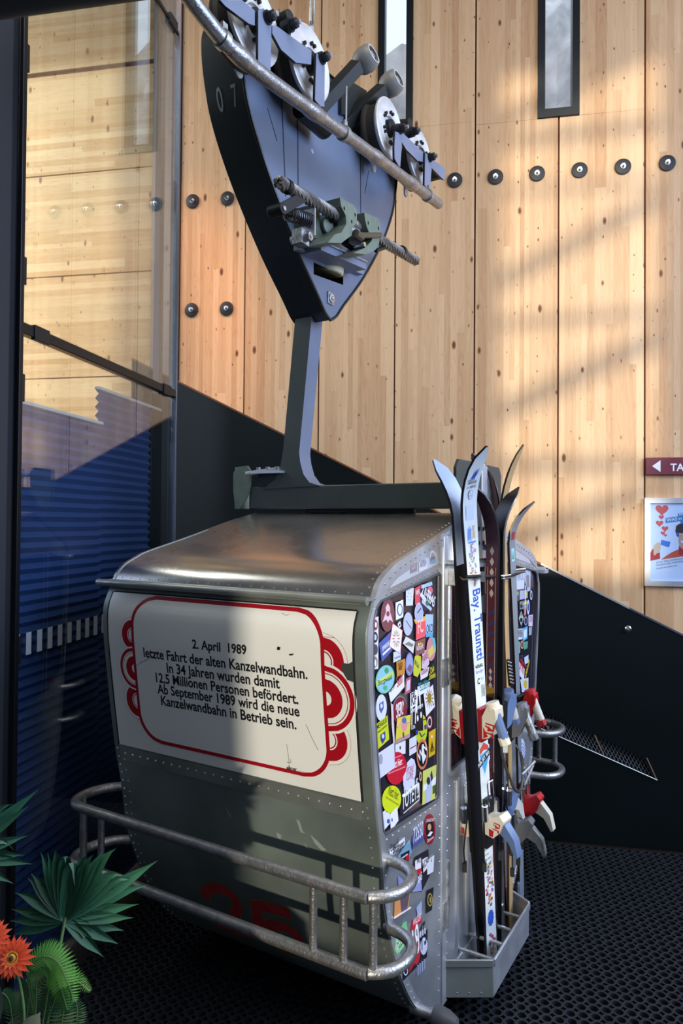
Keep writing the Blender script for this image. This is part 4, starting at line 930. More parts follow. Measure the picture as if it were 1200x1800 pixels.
def R4(cx, cy, w_, h_, sk=0): return [(cx-w_, cy-h_+sk*w_), (cx+w_, cy-h_-sk*w_), (cx+w_, cy+h_-sk*w_), (cx-w_, cy+h_+sk*w_)]
W3 = '#E6E9F2'
NS = [
 ('A', [('q', [(470, 480), (560, 470), (548, 670), (470, 675)], '#D5DAEA'), ('star', 512, 570, 30, 60, 6, '#8E8C98')]),
 ('A', [('q', [(570, 480), (650, 430), (650, 640), (575, 665)], '#D8505F'), ('t', 'WIR', 585, 560, 640, 530, 1.2, '#F0E6EA')]),
 ('A', [('q', [(625, 480), (790, 430), (800, 700), (640, 740)], '#3A3650'), ('q', [(640, 520), (700, 600), (690, 640), (628, 560)], W3), ('q', [(700, 520), (790, 600), (780, 640), (695, 560)], '#C7CCE2'), ('q', [(650, 600), (760, 700), (750, 735), (645, 640)], '#BFC6DD'), ('e', 740, 500, 30, 45, '#E1778A'), ('q', [(640, 440), (760, 400), (765, 440), (640, 480)], '#A9CDE6'), ('e', 710, 640, 20, 34, '#3B7A4E'), ('t', 'ULTRAS', 640, 560, 780, 690, 1.6, '#F2F2F6')]),
 ('A', [('e', 265, 780, 78, 188, '#7E4A50', -.12), ('q', [(205, 860), (245, 740), (240, 690), (265, 645), (290, 690), (290, 740), (325, 860), (285, 830), (268, 868), (250, 830)], '#E4C3CC'), ('e', 266, 765, 18, 30, '#7E4A50')], ),
 ('A', [('q', [(352, 640), (440, 605), (440, 800), (356, 838)], W3), ('e', 400, 718, 32, 70, '#4B4F86'), ('e', 400, 718, 22, 56, W3)]),
 ('A', [('q', [(375, 880), (405, 845), (420, 900), (395, 930)], W3), ('e', 400, 890, 8, 16, '#2C2C3C')]),
 ('A', [('e', 494, 880, 54, 132, '#B9C0D6', -.1), ('l', [(470, 840), (530, 930)], '#3C3E55', .0012)]),
 ('A', [('e', 618, 750, 50, 112, '#C6CDE2', -.15), ('l', [(596, 755), (635, 700)], '#23232E', .002), ('e', 618, 750, 42, 98, '#AEB5D2', -.15), ('l', [(596, 755), (635, 700)], '#23232E', .002)]),
 ('A', [('q', [(585, 880), (690, 840), (690, 1020), (585, 1065)], '#E8606A'), ('t', 'FC', 605, 990, 665, 965, 1.6, '#F6C8C6')]),
 ('A', [('q', [(560, 830), (690, 790), (690, 840), (580, 880)], '#F6B23E')], ),
 ('A', [('q', [(690, 770), (780, 770), (775, 1010), (695, 1025)], '#A9C4E4'), ('t', 'OKO', 700, 985, 772, 970, 1.7, '#1E2233'), ('q', [(694, 990), (775, 975), (775, 1020), (694, 1030)], '#4FA6CF')]),
 ('A', [('q', [(320, 870), (430, 950), (405, 1220), (280, 1130)], '#EDE7EA'), ('l', [(320, 870), (430, 950), (405, 1220), (280, 1130), (320, 870)], '#B83A4B', .0012), ('star', 360, 1045, 50, 110, 12, '#A99A6A'), ('star', 358, 1045, 32, 66, 8, '#B2202F')]),
 ('A', [('q', [(165, 1100), (300, 965), (330, 1160), (200, 1310)], '#5361A8'), ('t', 'SPIRREAD', 205, 1190, 300, 1100, 1.5, '#E8EAF6'), ('q', [(205, 1215), (300, 1125), (303, 1150), (208, 1240)], '#E6E6F2')]),
 ('A', [('q', [(435, 1100), (470, 1020), (572, 1080), (552, 1215)], '#D6D8E4'), ('q', [(450, 1110), (500, 1080), (556, 1110), (540, 1140)], '#8B8468')]),
 ('A', [('q', [(575, 1080), (690, 1035), (680, 1210), (578, 1240)], '#8A5A55'), ('e', 615, 1110, 8, 16, '#E8D9A0'), ('e', 636, 1100, 8, 16, '#E8B93E'), ('t', 'kämpft', 588, 1180, 665, 1150, 1.2, '#E6D8D8')]),
 ('A', [('e', 756, 1160, 52, 138, '#C98A8E', -.2), ('q', [(720, 1180), (800, 1080), (805, 1180), (730, 1270)], '#D8C06A'), ('q', [(760, 1030), (795, 1040), (805, 1120), (790, 1190)], '#6AB7C4')]),
 ('A', [('q', [(82, 815), (160, 795), (158, 1385), (95, 1398)], '#D9DCE8'), ('e', 124, 890, 28, 60, '#9C2434'), ('e', 128, 888, 12, 32, W3), ('e', 121, 1030, 28, 60, '#23242C'), ('e', 121, 1030, 14, 34, '#C8CAD6'), ('e', 120, 1168, 28, 60, '#4E4F58'), ('e', 118, 1308, 26, 60, '#8A7F76'), ('e', 118, 1320, 11, 38, W3)]),
 ('A', [('q', [(328, 1200), (412, 1170), (412, 1280), (328, 1318)], '#CCD6EA'), ('t', 'WANDERN', 340, 1282, 405, 1256, 1.2, '#6E7490')]),
 ('A', [('q', [(362, 1310), (462, 1270), (458, 1440), (368, 1478)], '#C58A3C'), ('t', 'NoNo', 380, 1365, 430, 1340, 1.6, '#6E3A14'), ('t', 'war', 385, 1410, 430, 1390, 1.6, '#6E3A14')]),
 ('A', [('e', 510, 1335, 46, 132, '#7B7CB6', -.1), ('e', 510, 1335, 36, 112, '#9AA0CC', -.1), ('q', [(480, 1390), (512, 1330), (545, 1370), (520, 1440)], '#7A5E7E')]),
 ('A', [('q', [(570, 1245), (600, 1230), (640, 1245), (642, 1400), (600, 1482), (555, 1460), (552, 1400)], '#C3C63C'), ('q', [(575, 1285), (620, 1340), (612, 1385), (568, 1325)], '#4A4E2A'), ('t', 'KURVE', 575, 1330, 615, 1370, 1.4, '#D8DC70')]),
 ('A', [('q', [(655, 1190), (720, 1165), (735, 1330), (690, 1400), (650, 1380)], '#CFB8C8'), ('t', 'FANS', 665, 1330, 715, 1260, 2.2, '#A02040')]),
 ('A', [('q', [(632, 1420), (735, 1360), (715, 1470), (635, 1515)], '#D8D4E2'), ('t', 'sunshine', 645, 1460, 720, 1415, 1.6, '#B4304A')]),
 ('A', [('q', [(745, 1330), (770, 1285), (805, 1390), (800, 1480), (730, 1520)], '#1E2018'), ('t', 'Club', 748, 1450, 790, 1400, 1.8, '#D8D23A'), ('t', 'Zombie', 728, 1512, 802, 1478, 1.6, '#D8D23A')]),
 ('A', [('e', 235, 1505, 108, 160, '#6FC08A', -.25), ('e', 235, 1505, 98, 148, '#8CC0DC', -.25), ('e', 250, 1405, 24, 34, '#3DA05A'), ('q', [(130, 1530), (325, 1410), (318, 1470), (134, 1590)], '#C6DA6A'), ('t', 'Bergwald', 150, 1580, 310, 1500, .9, '#3A6A58'), ('e', 235, 1600, 22, 26, '#4EB070')]),
 ('A', [('q', [(275, 1660), (450, 1440), (455, 1590), (300, 1770)], '#E3E2E8'), ('t', 'ABOUT', 292, 1660, 350, 1590, 1.4, '#4A4450'), ('t', 'Sein', 372, 1600, 436, 1535, 2.0, '#C0404E')]),
 ('A', [('q', [(470, 1500), (530, 1470), (522, 1650), (455, 1680)], '#B45A70'), ('q', [(482, 1525), (518, 1505), (512, 1620), (472, 1645)], '#C3C6D8')]),
 ('A', [('q', [(600, 1590), (740, 1530), (738, 1630), (598, 1700)], '#DDE0E6'), ('t', 'TELLIBERG', 606, 1650, 735, 1590, 2.0, '#2E8E8A')]),
 ('B', [('q', [(520, 120), (600, 80), (598, 245), (520, 300)], '#E4E6EE'), ('t', 'HB', 530, 185, 592, 150, 1.25, '#23232E'), ('t', 'KP', 530, 265, 592, 228, 1.25, '#23232E')]),
 ('B', [('q', [(670, 130), (775, 20), (798, 270), (700, 385)], '#DCDDE8'), ('e', 735, 175, 24, 60, '#8F7B2C'), ('star', 735, 175, 52, 118, 12, '#8F7B2C'), ('e', 778, 245, 6, 14, '#B43A86')]),
 ('B', [('e', 192, 282, 62, 150, '#D2D8E6', -.1), ('q', [(165, 240), (215, 205), (218, 290), (190, 350), (168, 310)], '#5664A0'), ('e', 192, 262, 14, 26, '#D2D8E6')]),
 ('B', [('q', [(135, 470), (262, 368), (282, 640), (152, 758)], '#C2CC2E'), ('t', 'MENGELSE', 145, 530, 255, 440, 1.5, '#1E2412'), ('t', 'WIRD GEGRÜSST', 150, 575, 255, 488, 1.0, '#3A4020'), ('q', [(180, 590), (232, 548), (236, 630), (205, 690), (183, 650)], '#2E3E8C'), ('e', 207, 605, 15, 26, '#C8CEE4')]),
 ('B', [('q', [(300, 230), (325, 250), (345, 680), (330, 690), (312, 500)], '#D6C6CE')]),
 ('B', [('e', 400, 300, 82, 155, '#6E757E', -.2), ('e', 402, 315, 78, 150, '#7B1B30', -.2), ('t', 'BOCK AUF´N', 355, 310, 445, 250, 1.7, '#F0E6EA'), ('t', '3ER?', 360, 400, 440, 350, 2.3, '#F4EEF0')]),
 ('B', [('q', [(512, 300), (660, 235), (665, 540), (520, 560)], '#14151C'), ('t', 'Schenkenturm', 518, 350, 662, 270, 1.3, W3), ('t', '11', 530, 480, 580, 455, 2.0, W3), ('t', '?!', 592, 440, 650, 380, 1.8, W3), ('t', 'ULTRA', 525, 530, 570, 515, 1.6, W3)]),
 ('B', [('q', [(372, 400), (528, 360), (510, 620), (350, 695)], '#D2C44A'), ('e', 450, 485, 32, 62, '#D98C9A'), ('e', 450, 425, 26, 34, '#3F6EA8'), ('l', [(372, 500), (410, 430)], '#D0A090', .003), ('l', [(470, 450), (508, 440)], '#D0A090', .003), ('q', [(362, 640), (515, 570), (510, 615), (356, 685)], '#B08A9A'), ('l', [(436, 560), (438, 620)], '#30303A', .002)]),
 ('B', [('e', 645, 530, 66, 172, '#B5C425', -.15), ('e', 640, 450, 22, 26, '#2A3A8A'), ('q', [(580, 540), (606, 530), (606, 585), (580, 590)], '#2A3A8A'), ('q', [(676, 480), (700, 470), (702, 520), (680, 530)], '#2A3A8A'), ('l', [(620, 560), (645, 610), (680, 575)], '#2A3A60', .002), ('l', [(590, 440), (690, 410)], '#20242E', .002)]),
 ('B', [('e', 737, 445, 32, 78, '#B03040', -.1), ('e', 737, 445, 24, 62, '#E0D8DA', -.1), ('e', 737, 445, 18, 46, '#23202A')]),
 ('B', [('q', [(728, 560), (806, 515), (800, 805), (728, 850)], '#C9A322'), ('e', 764, 610, 7, 16, '#EDEDED'), ('q', [(750, 750), (764, 660), (780, 735)], '#3A3014'), ('t', 'BIER', 742, 790, 788, 768, 1.0, '#5A4512')]),
 ('B', [('q', [(508, 640), (592, 590), (590, 780), (508, 830)], '#CDD0DE'), ('q', [(515, 740), (585, 700), (585, 712), (515, 755)], '#9A2438')]),
 ('B', [('e', 655, 810, 64, 172, '#C8714E', -.1), ('e', 655, 810, 50, 140, '#15151C', -.1), ('q', [(650, 700), (672, 690), (668, 790), (700, 830), (660, 920), (648, 830)], '#DCDFEA'), ('t', 'WN', 612, 905, 705, 760, 1.3, '#E8E6EA')]),
 ('B', [('q', [(155, 800), (340, 675), (345, 960), (170, 1090)], '#CED2E2'), ('e', 185, 865, 22, 58, '#9A9DAA')]),
 ('B', [('q', [(350, 700), (465, 650), (465, 800), (350, 830)], '#D6DAE8'), ('e', 405, 735, 9, 20, '#6A3038')]),
 ('B', [('e', 362, 968, 114, 185, '#C21830', -.2), ('t', 'Nett hier.', 300, 985, 432, 920, 1.6, '#F4E8E8'), ('t', 'Aber waren Sie schon mal woanders', 270, 1035, 462, 955, .9, '#E8C8CC'), ('t', 'BADEN WÜRTTEMBERG', 330, 860, 415, 828, 1.0, '#E8C8CC')]),
 ('B', [('q', [(530, 852), (565, 870), (585, 950), (580, 1040), (550, 1150), (500, 1222), (455, 1215), (440, 1150), (440, 1060), (470, 1000), (485, 900)], '#CDD0E8'), ('t', 'Spread', 472, 1010, 552, 985, 1.5, '#B86A84'), ('t', 'LOVE', 475, 1105, 548, 1080, 1.7, '#B86A84')]),
 ('B', [('e', 636, 1060, 16, 54, '#C8A888'), ('e', 636, 1060, 8, 30, '#6A3A2E')]),
 ('B', [('q', [(662, 1000), (815, 925), (800, 1310), (655, 1385)], '#C3C96A'), ('q', [(666, 1160), (810, 1060), (805, 1140), (664, 1230)], '#DDE2EE'), ('q', [(700, 1200), (740, 1020), (765, 1200), (740, 1340), (692, 1365)], '#B0B8D6'), ('e', 722, 1110, 20, 44, '#2A2A36'), ('q', [(745, 1040), (760, 990), (772, 1080), (755, 1120)], '#2A2A36'), ('q', [(770, 1170), (805, 1150), (800, 1240), (772, 1260)], '#3A5A3A')]),
 ('B', [('e', 308, 1318, 108, 156, '#CBD81E', -.1), ('t', 'Nett hier.', 262, 1262, 380, 1328, 1.9, '#5A5E18'), ('t', 'Aber waren Sie schon mal da?', 240, 1300, 385, 1390, .9, '#6E7428')]),
 ('B', [('q', [(395, 1340), (610, 1130), (618, 1300), (470, 1480), (400, 1510)], '#14151E'), ('t', 'SEXISMUS', 445, 1300, 604, 1185, 1.9, W3), ('t', 'TÖTET!!', 425, 1440, 612, 1290, 2.0, W3), ('l', [(440, 1285), (610, 1140)], W3, .0016), ('l', [(612, 1135), (616, 1305)], W3, .0016), ('l', [(440, 1475), (616, 1320)], W3, .0014)]),
 ('B', [('q', [(190, 1480), (290, 1390), (290, 1590), (200, 1700)], '#DADFEE'), ('e', 262, 1430, 28, 36, '#4458A8'), ('e', 270, 1565, 16, 26, '#4458A8'), ('q', [(195, 1520), (215, 1560), (200, 1600)], '#4458A8'), ('q', [(192, 1640), (220, 1670), (205, 1700)], '#4458A8')]),
 ('B', [('q', [(288, 1490), (372, 1398), (385, 1560), (300, 1680)], '#E2E6EE'), ('e', 312, 1550, 9, 22, '#6C78C0')]),
]
CS = [
 ('C', [('q', [(163, 350), (290, 242), (290, 305), (165, 418)], '#DADDE6'), ('t', 'Grosdi', 170, 370, 235, 312, 1.6, '#2C2C34'), ('t', 'Bissinger', 190, 385, 282, 322, 1.6, '#2C2C34')]),
 ('C', [('q', [(232, 400), (328, 262), (350, 370), (300, 470), (235, 470)], '#79A6BC'), ('q', [(255, 390), (328, 350), (325, 430), (300, 500), (258, 440)], '#23222C'), ('q', [(295, 400), (328, 375), (325, 430), (300, 440)], '#C21E30'), ('l', [(262, 420), (310, 385)], '#D8D8E0', .002)]),
 ('C', [('q', [(352, 235), (445, 165), (445, 270), (355, 345)], '#565C92'), ('t', '73550', 358, 300, 442, 225, 2.2, '#C9CDE0')]),
 ('C', [('e', 497, 178, 48, 128, '#8E1A2E', -.05), ('e', 497, 178, 34, 92, '#17161C', -.05), ('e', 494, 160, 15, 28, '#C09A78'), ('q', [(475, 235), (500, 195), (522, 200), (500, 235)], '#D8D8E0'), ('t', 'CANNSTATT', 462, 120, 535, 110, 1.1, '#E8D0D4'), ('t', 'Chiemsee', 470, 292, 525, 250, 1.1, '#E8D0D4')]),
 ('C', [('q', [(370, 410), (485, 345), (500, 560), (430, 700), (345, 690), (350, 520)], '#24222C'), ('q', [(375, 440), (425, 415), (425, 500), (375, 520)], '#DEDDE6'), ('q', [(375, 520), (425, 500), (425, 545), (375, 570)], '#B8232F'), ('t', 'WO', 385, 470, 420, 452, 1.6, '#30303A'), ('q', [(345, 600), (420, 560), (430, 690), (350, 700)], '#8892C4'), ('t', 'ULTRAS', 350, 690, 430, 590, 1.8, '#E8E8F2'), ('q', [(430, 430), (480, 400), (490, 480), (440, 540)], '#CFCFD8'), ('t', 'ACAB', 435, 520, 485, 440, 1.8, '#24222C')]),
 ('C', [('q', [(475, 440), (535, 390), (528, 530), (478, 560)], '#CDD1DC'), ('l', [(510, 425), (510, 450)], '#30303A', .0015)]),
 ('C', [('q', [(415, 590), (460, 570), (455, 650), (415, 680)], '#D0D4E2')]),
 ('C', [('q', [(470, 690), (530, 660), (515, 850), (465, 880)], '#191B20'), ('e', 498, 765, 22, 56, '#9A8A48'), ('e', 498, 765, 15, 42, '#191B20'), ('e', 500, 765, 7, 28, '#9A8A48')]),
 ('C', [('q', [(205, 770), (335, 690), (320, 830), (200, 915)], '#C98A52'), ('q', [(250, 760), (330, 700), (310, 840), (260, 870)], '#5B4E5E'), ('q', [(232, 560), (320, 640), (300, 740), (235, 660)], '#7E86B8'), ('l', [(200, 915), (335, 830)], '#E8E4E4', .003)]),
 ('C', [('q', [(385, 830), (430, 770), (430, 890), (395, 900)], '#AEB8D8'), ('q', [(355, 930), (420, 890), (430, 950), (395, 980), (335, 1040)], '#B8203A'), ('t', 'WACKER', 355, 985, 420, 930, 2.2, '#EADADF')]),
 ('C', [('q', [(215, 1060), (275, 960), (305, 940), (315, 1060), (280, 1160), (230, 1225), (205, 1180)], '#8ACB92'), ('q', [(225, 1110), (275, 1060), (272, 1130), (235, 1180)], '#2E6A46'), ('t', 'GRÜN', 222, 1190, 285, 1090, 2.0, '#E2F0E4')]),
 ('C', [('q', [(270, 1300), (480, 1005), (475, 1240), (275, 1440)], '#171828'), ('q', [(330, 1250), (400, 1120), (400, 1250), (325, 1380)], '#B4202E'), ('e', 385, 1210, 32, 92, '#C42432', -.3), ('t', '18', 362, 1260, 412, 1180, 2.4, '#F0E8EA'), ('e', 445, 1150, 30, 72, '#C6CCE4', -.3), ('t', '75', 425, 1190, 470, 1110, 2.4, '#20223A'), ('e', 292, 1350, 20, 44, '#D8D8E0'), ('e', 292, 1350, 13, 32, '#171828'),
        ]+[('l', [(392+k*17, 1390-k*16), (392+k*17, 1310-k*16)], '#B8C4E8', .0026) for k in range(4)]+[('l', [(395+k*17, 1085-k*14), (395+k*17, 1040-k*14)], '#B8C4E8', .0026) for k in range(4)]),
]
for i, (tg, ly) in enumerate(NS): sticker(tg, ly, WINN, .0005+.0006*(i % 3))
for i, (tg, ly) in enumerate(CS): sticker(tg, ly, SPN, .0070+.0006*(i % 3))
MS = [('A', [('q', [(525, 215), (598, 185), (598, 280), (525, 308)], '#8A7F86'), ('t', 'LUST', 535, 265, 590, 242, 1.8, '#B9B0B4')]), ('A', [('q', [(618, 190), (705, 130), (712, 250), (618, 290)], '#C7CAD6'), ('q', [(620, 240), (660, 150), (700, 230)], '#B4AEB0'), ('t', 'ALPEN', 630, 240, 700, 205, 1.6, '#7C7F8E')]),
      ('A', [('e', 774, 110, 34, 62, '#C3C0C2'), ('e', 772, 115, 20, 40, '#9A8F92'), ('t', 'SKICLUB', 748, 160, 800, 145, 1.4, '#3A4A78'), ('t', 'FOR LIFE', 742, 205, 805, 190, 1.5, '#4F8FB8')]),
      ('A', [('q', [(902, -40), (945, -60), (942, 130), (902, 130)], '#16151A'), ('e', 924, 32, 10, 20, '#C25A2A'), ('t', 'NEU', 908, 95, 938, 92, 1.4, '#D8D8DC')])]
for tg, ly in MS: sticker(tg, ly, SPN, .0078)
FS = [[('q', [(150, 110), (260, 100), (255, 280), (160, 290)], '#C9D2E6'), ('t', 'TIROL', 165, 190, 250, 180, 1.3, '#8A92A8')], [('q', [(262, 70), (325, 80), (322, 300), (290, 310), (262, 200)], '#B7BCCF'), ('q', [(275, 130), (305, 130), (310, 260), (280, 270)], '#8A7F84')],
 [('q', [(155, 290), (200, 290), (200, 410), (158, 410)], '#5A4A5E'), ('e', 178, 330, 16, 22, '#8AB06A')], [('q', [(205, 300), (290, 290), (292, 380), (205, 400)], '#B6B4CC'), ('q', [(270, 320), (292, 320), (290, 345), (270, 350)], '#D6D44A')],
 [('q', [(205, 420), (285, 400), (280, 500), (205, 505)], '#7E848E'), ('q', [(240, 435), (284, 415), (284, 440), (240, 455)], '#D2D040'), ('e', 222, 468, 12, 22, '#2A2C34')], [('e', 330, 350, 13, 52, '#D6DAE6'), ('e', 330, 350, 8, 36, '#2A2C34')], [('e', 298, 480, 15, 82, '#C6CCE4'), ('e', 298, 480, 8, 40, '#39489A')],
 [('q', [(248, 500), (278, 490), (275, 575), (248, 580)], '#8E3A3E'), ('t', 'I', 258, 560, 266, 558, 2.0, W3)], [('q', [(195, 600), (222, 520), (250, 600), (222, 685)], '#AEB6B8'), ('e', 222, 620, 14, 26, '#1E2024'), ('q', [(210, 570), (222, 535), (234, 570)], '#4E8A6E')],
 [('e', 168, 540, 12, 80, '#A8B0C0'), ('e', 168, 540, 7, 56, '#22242C')], [('e', 272, 630, 22, 50, '#8A8FA8'), ('e', 272, 630, 14, 34, '#3A3C4A')], [('q', [(300, 570), (350, 560), (345, 690), (302, 690)], '#D6CBDC'), ('t', 'LOVE', 308, 640, 342, 636, 1.8, '#A06A8E')],
 [('q', [(170, 720), (238, 712), (236, 830), (172, 838)], '#DADFEA'), ('t', 'made in', 178, 768, 232, 762, 1.5, '#5A5E74'), ('t', 'Ländle', 178, 808, 232, 802, 1.5, '#5A5E74')], [('q', [(240, 712), (292, 685), (290, 820), (240, 855)], '#5FB0E4'), ('q', [(248, 735), (284, 715), (282, 800), (248, 825)], '#D6E6F4')],
 [('q', [(305, 700), (340, 695), (335, 780), (305, 790)], '#9CA6C0')], [('e', 232, 890, 18, 46, '#C79A8A'), ('e', 232, 890, 12, 30, '#7A4A44')], [('q', [(185, 860), (210, 855), (210, 980), (188, 985)], '#6FAE94')], [('q', [(250, 860), (295, 850), (290, 930), (252, 945)], '#5E9E86')],
 [('q', [(205, 1010), (232, 960), (255, 1060), (225, 1100)], '#181A24'), ('star', 228, 1030, 16, 34, 5, '#C6CAD8')], [('q', [(255, 1030), (300, 1000), (300, 1080), (262, 1110)], '#C6D2EA')], [('q', [(188, 1060), (262, 1160), (248, 1290), (188, 1200)], '#DEDCE6'), ('t', 'SPIRIT', 196, 1150, 258, 1230, 1.9, '#B82A3A')],
 [('q', [(275, 1170), (306, 1040), (312, 1080), (268, 1270), (255, 1280)], '#D8C83A'), ('t', 'ULTRAS', 266, 1260, 308, 1080, 1.2, '#20201A')], [('q', [(212, 1270), (300, 1250), (300, 1400), (230, 1410)], '#D2D6E6'), ('e', 268, 1320, 18, 42, '#D6B83A'), ('star', 268, 1320, 26, 62, 8, '#D6B83A')],
 [('q', [(180, 1260), (205, 1250), (205, 1390), (182, 1400)], '#3E3450'), ('t', 'FCN', 184, 1330, 204, 1320, 2.0, '#E0DCEA')], [('q', [(182, 1390), (212, 1370), (205, 1470), (184, 1470)], '#8A5AA0')], [('q', [(245, 1680), (300, 1640), (298, 1700), (240, 1760)], '#CDD6DE'), ('e', 270, 1700, 16, 22, '#3A6A5A')]]
for i, ly in enumerate(FS): sticker('F', ly, WINF, .0005+.0006*(i % 3))
q = MB()
pm = lambda px, py: (lambda p: (p.y, p.z))(G.hit(px, py, 0, .0072))
for k in range(5): q.tube([(.0072, *pm(917+4.5*cos(a*pi/6), 1312+k*6+5*sin(a*pi/6))) for a in range(12)], .0012, ink('#5A62B4'), 4, closed=True)
q.flat([pm(917+6*cos(a*pi/8), 1318+20*sin(a*pi/8)) for a in range(16)], DX, .0071, ink('#C3C8E2')); gb('sticker', q, SPF, smooth=False)
# faint round sticker on the door glass
q = MB(); pm2 = lambda px, py: (lambda p: (p.y, p.z))(G.hit(px, py, 0, -.003))
q.flat([pm2(855+14*cos(a*pi/12), 1061+17*sin(a*pi/12)) for a in range(24)], DX, -.003, ink('#4A5266')); gb('sticker', q, dr, smooth=False)
# ================================================================== skis
NW = Vector((.66, -.75, 0)).normalized()
def ski(name_, base, top, tip, nang, w0, w1, mt, mb_, me_, label, th=.016, group=None, patt=None, curve=1.0):
    """base/top: world points of the straight part, tip: rise along the normal; nang: heading of the top face"""
    B, T = Vector(base), Vector(top); t = (T-B).normalized(); n = Vector((cos(nang), sin(nang), 0)); n = (n-t*n.dot(t)).normalized(); wd = t.cross(n).normalized()
    L0 = (T-B).length; rise, ext = tip; N = 44; sec = []
    for i in range(N+1):
        s_ = i/N*(L0+ext)
        r_ = 0; 
        if s_ > L0: f_ = (s_-L0)/ext; r_ = rise*f_**2.0; 
        f2 = s_/(L0+ext); hw_ = (w0*(1-f2)+w1*f2)/2 - .008*sin(pi*min(1, f2/.86))
        if s_ > L0+ext*.55: g_ = (s_-L0-ext*.55)/(ext*.45); hw_ *= math.sqrt(max(.02, 1-g_**2.2))
        camber = .010*sin(pi*min(1, s_/L0))*curve
        c_ = B+t*(s_-(.35*rise*f_**2 if s_ > L0 else 0))+n*(r_+camber); th_ = th*(1-.45*max(0, (s_-L0)/ext)) if s_ > L0 else th
        sec.append((c_, hw_, th_))
    q = MB(); vs = []
    for i, (c_, hw_, th_) in enumerate(sec):
        d = (sec[min(i+1, N)][0]-sec[max(i-1, 0)][0]).normalized(); nn = wd.cross(d).normalized(); nn = nn if nn.dot(n) > 0 else -nn
        vs += [c_-wd*hw_+nn*th_, c_+wd*hw_+nn*th_, c_+wd*hw_, c_-wd*hw_]
    if isinstance(mb_, tuple):
        k0 = int(N*.80); q.add(vs, [(i*4+2, i*4+3, i*4+7, i*4+6) for i in range(k0)], mb_[0]); q.add(vs, [(i*4+2, i*4+3, i*4+7, i*4+6) for i in range(k0, N)], mb_[1])
    for m_, k in ((mt, 0), (me_, 1), (mb_, 2), (me_, 3)):
        if isinstance(m_, tuple): continue
        q.add(vs, [(i*4+k, i*4+(k+1) % 4, i*4+4+(k+1) % 4, i*4+4+k) for i in range(N)], m_)
    q.add(vs, [(0, 1, 2, 3), (N*4+3, N*4+2, N*4+1, N*4)], me_)
    fr = lambda u, v, h: B+t*v+wd*u+n*(th+h+.010*sin(pi*min(1, v/L0))*curve+(rise*((v-L0)/ext)**2.0 if v > L0 else 0)) - t*(.35*rise*((v-L0)/ext)**2 if v > L0 else 0)
    kw = dict(label=label, category='ski'); kw.update(dict(group=group) if group else {})
    o = q.build('ski', frame=W0, origin=B, angle=50, **kw)
    return o, fr, (B, t, n, wd, L0)
def on(o, name, q, **k):
    b = o.location; q.v = [(v[0]-b.x, v[1]-b.y, v[2]-b.z) for v in q.v]; return q.build(name, o, **k)
def wp(px, py, x):  # world point where the sight line meets the plane x in front of the door side
    return G.wld(G.hit(px, py, 0, x))
def wbase(px, py, x, z):  # base point below the basket rim: go down the line of sight's vertical plane
    p = wp(px, py, x); return p
SKW = mat('white_ski_top', '#DCE3E6', .25, coat=.3); SKB = mat('ski_base_black', '#15151A', .35); SKE = mat('ski_edge_dark', '#1C1C20', .3, .3)
def straight(pb, pt, x0, x1, z0=.10):   # base point extended down to z0
    a, b = wp(*pb, x0), wp(*pt, x1); d = b-a; k = (z0-a.z)/d.z; return a+d*k, b
BLU = ink('#2F55B8', .4); RDI = ink('#A53A4A', .4)
n1 = math.atan2(-.78, .62)
b0, t0 = straight((858, 1640), (821, 905), .085, .12)
s1, f1, g1 = ski('ski', b0, t0, (.105, .30), n1, .066, .080, SKW, SKB, SKE, 'white ski with blue gothic lettering and flower garlands, foremost in the basket', th=.014, group=None)
# print on the white ski; v positions from picture rows
def vrow(py, fr=f1, g=g1):
    lo, hi = 0, g[4]+.2
    for _ in range(30):
        m_ = (lo+hi)/2; w_ = fr(0, m_, 0)-Vector((0, 0, H)); y_ = 900-F*w_.dot(CU2)/w_.dot(CF)
        if y_ > py: lo = m_
        else: hi = m_
    return (lo+hi)/2
def uvf(u, v, t): return f1(-u, v, t)       # u to the right as seen
sgn_ = 1 if (f1(.02, 1, 0)-f1(-.02, 1, 0)).dot(CR2) > 0 else -1
def uvf(u, v, t): return f1(sgn_*u, v, t)
q = MB()
v_ = vrow(835); V = lambda pts: [(a*.01, v_+b*.01) for a, b in pts]
for P_ in ([(-2.2, -2.2), (-.6, .2), (-.1, 3.2), (.1, .6), (1.6, 3.4), (.9, .2), (2.3, 2.0), (.6, -.8), (.3, -3), (-.1, -.9), (-1.3, -3.0), (-.8, -.8)],): q.flat(V(P_), uvf, .0008, BLU)
q.text('Skiclub', uvf, (-.026, vrow(850)), (.022, vrow(850)), .0008, BK, 1.5); q.text('in 1989-90', uvf, (-.026, vrow(858)), (.022, vrow(858)), .0008, BK, 1.5)
v_ = vrow(869); q.flat(circ(-.002, v_, .013, 20, .020), uvf, .0008, ink('#5A7CC0')); q.flat(circ(-.002, v_, .011, 20, .018), uvf, .0010, ink('#DCE3E6')); q.text('L', uvf, (-.005, v_+.002), (.001, v_+.002), .0012, BLU, 1.2); q.text('1899', uvf, (-.009, v_-.009), (.006, v_-.009), .0012, BLU, 1.0)
v_ = vrow(900); q.flat([(-.024, v_-.03), (.020, v_-.03), (.020, v_+.03), (-.024, v_+.03)], uvf, .0008, ink('#C5D2E2')); q.flat([(-.020, v_-.018), (.020, v_-.018), (.020, v_-.010), (-.020, v_-.010)], uvf, .001, ink('#C98A98')); q.flat(circ(0, v_+.008, .010, 12), uvf, .001, ink('#A9B8CE'))
v_ = vrow(938); q.flat([(-.024, v_-.028), (.0, v_-.028), (.0, v_+.02), (-.006, v_+.032), (-.02, v_+.02)], uvf, .0008, ink('#9DB6E2')); 
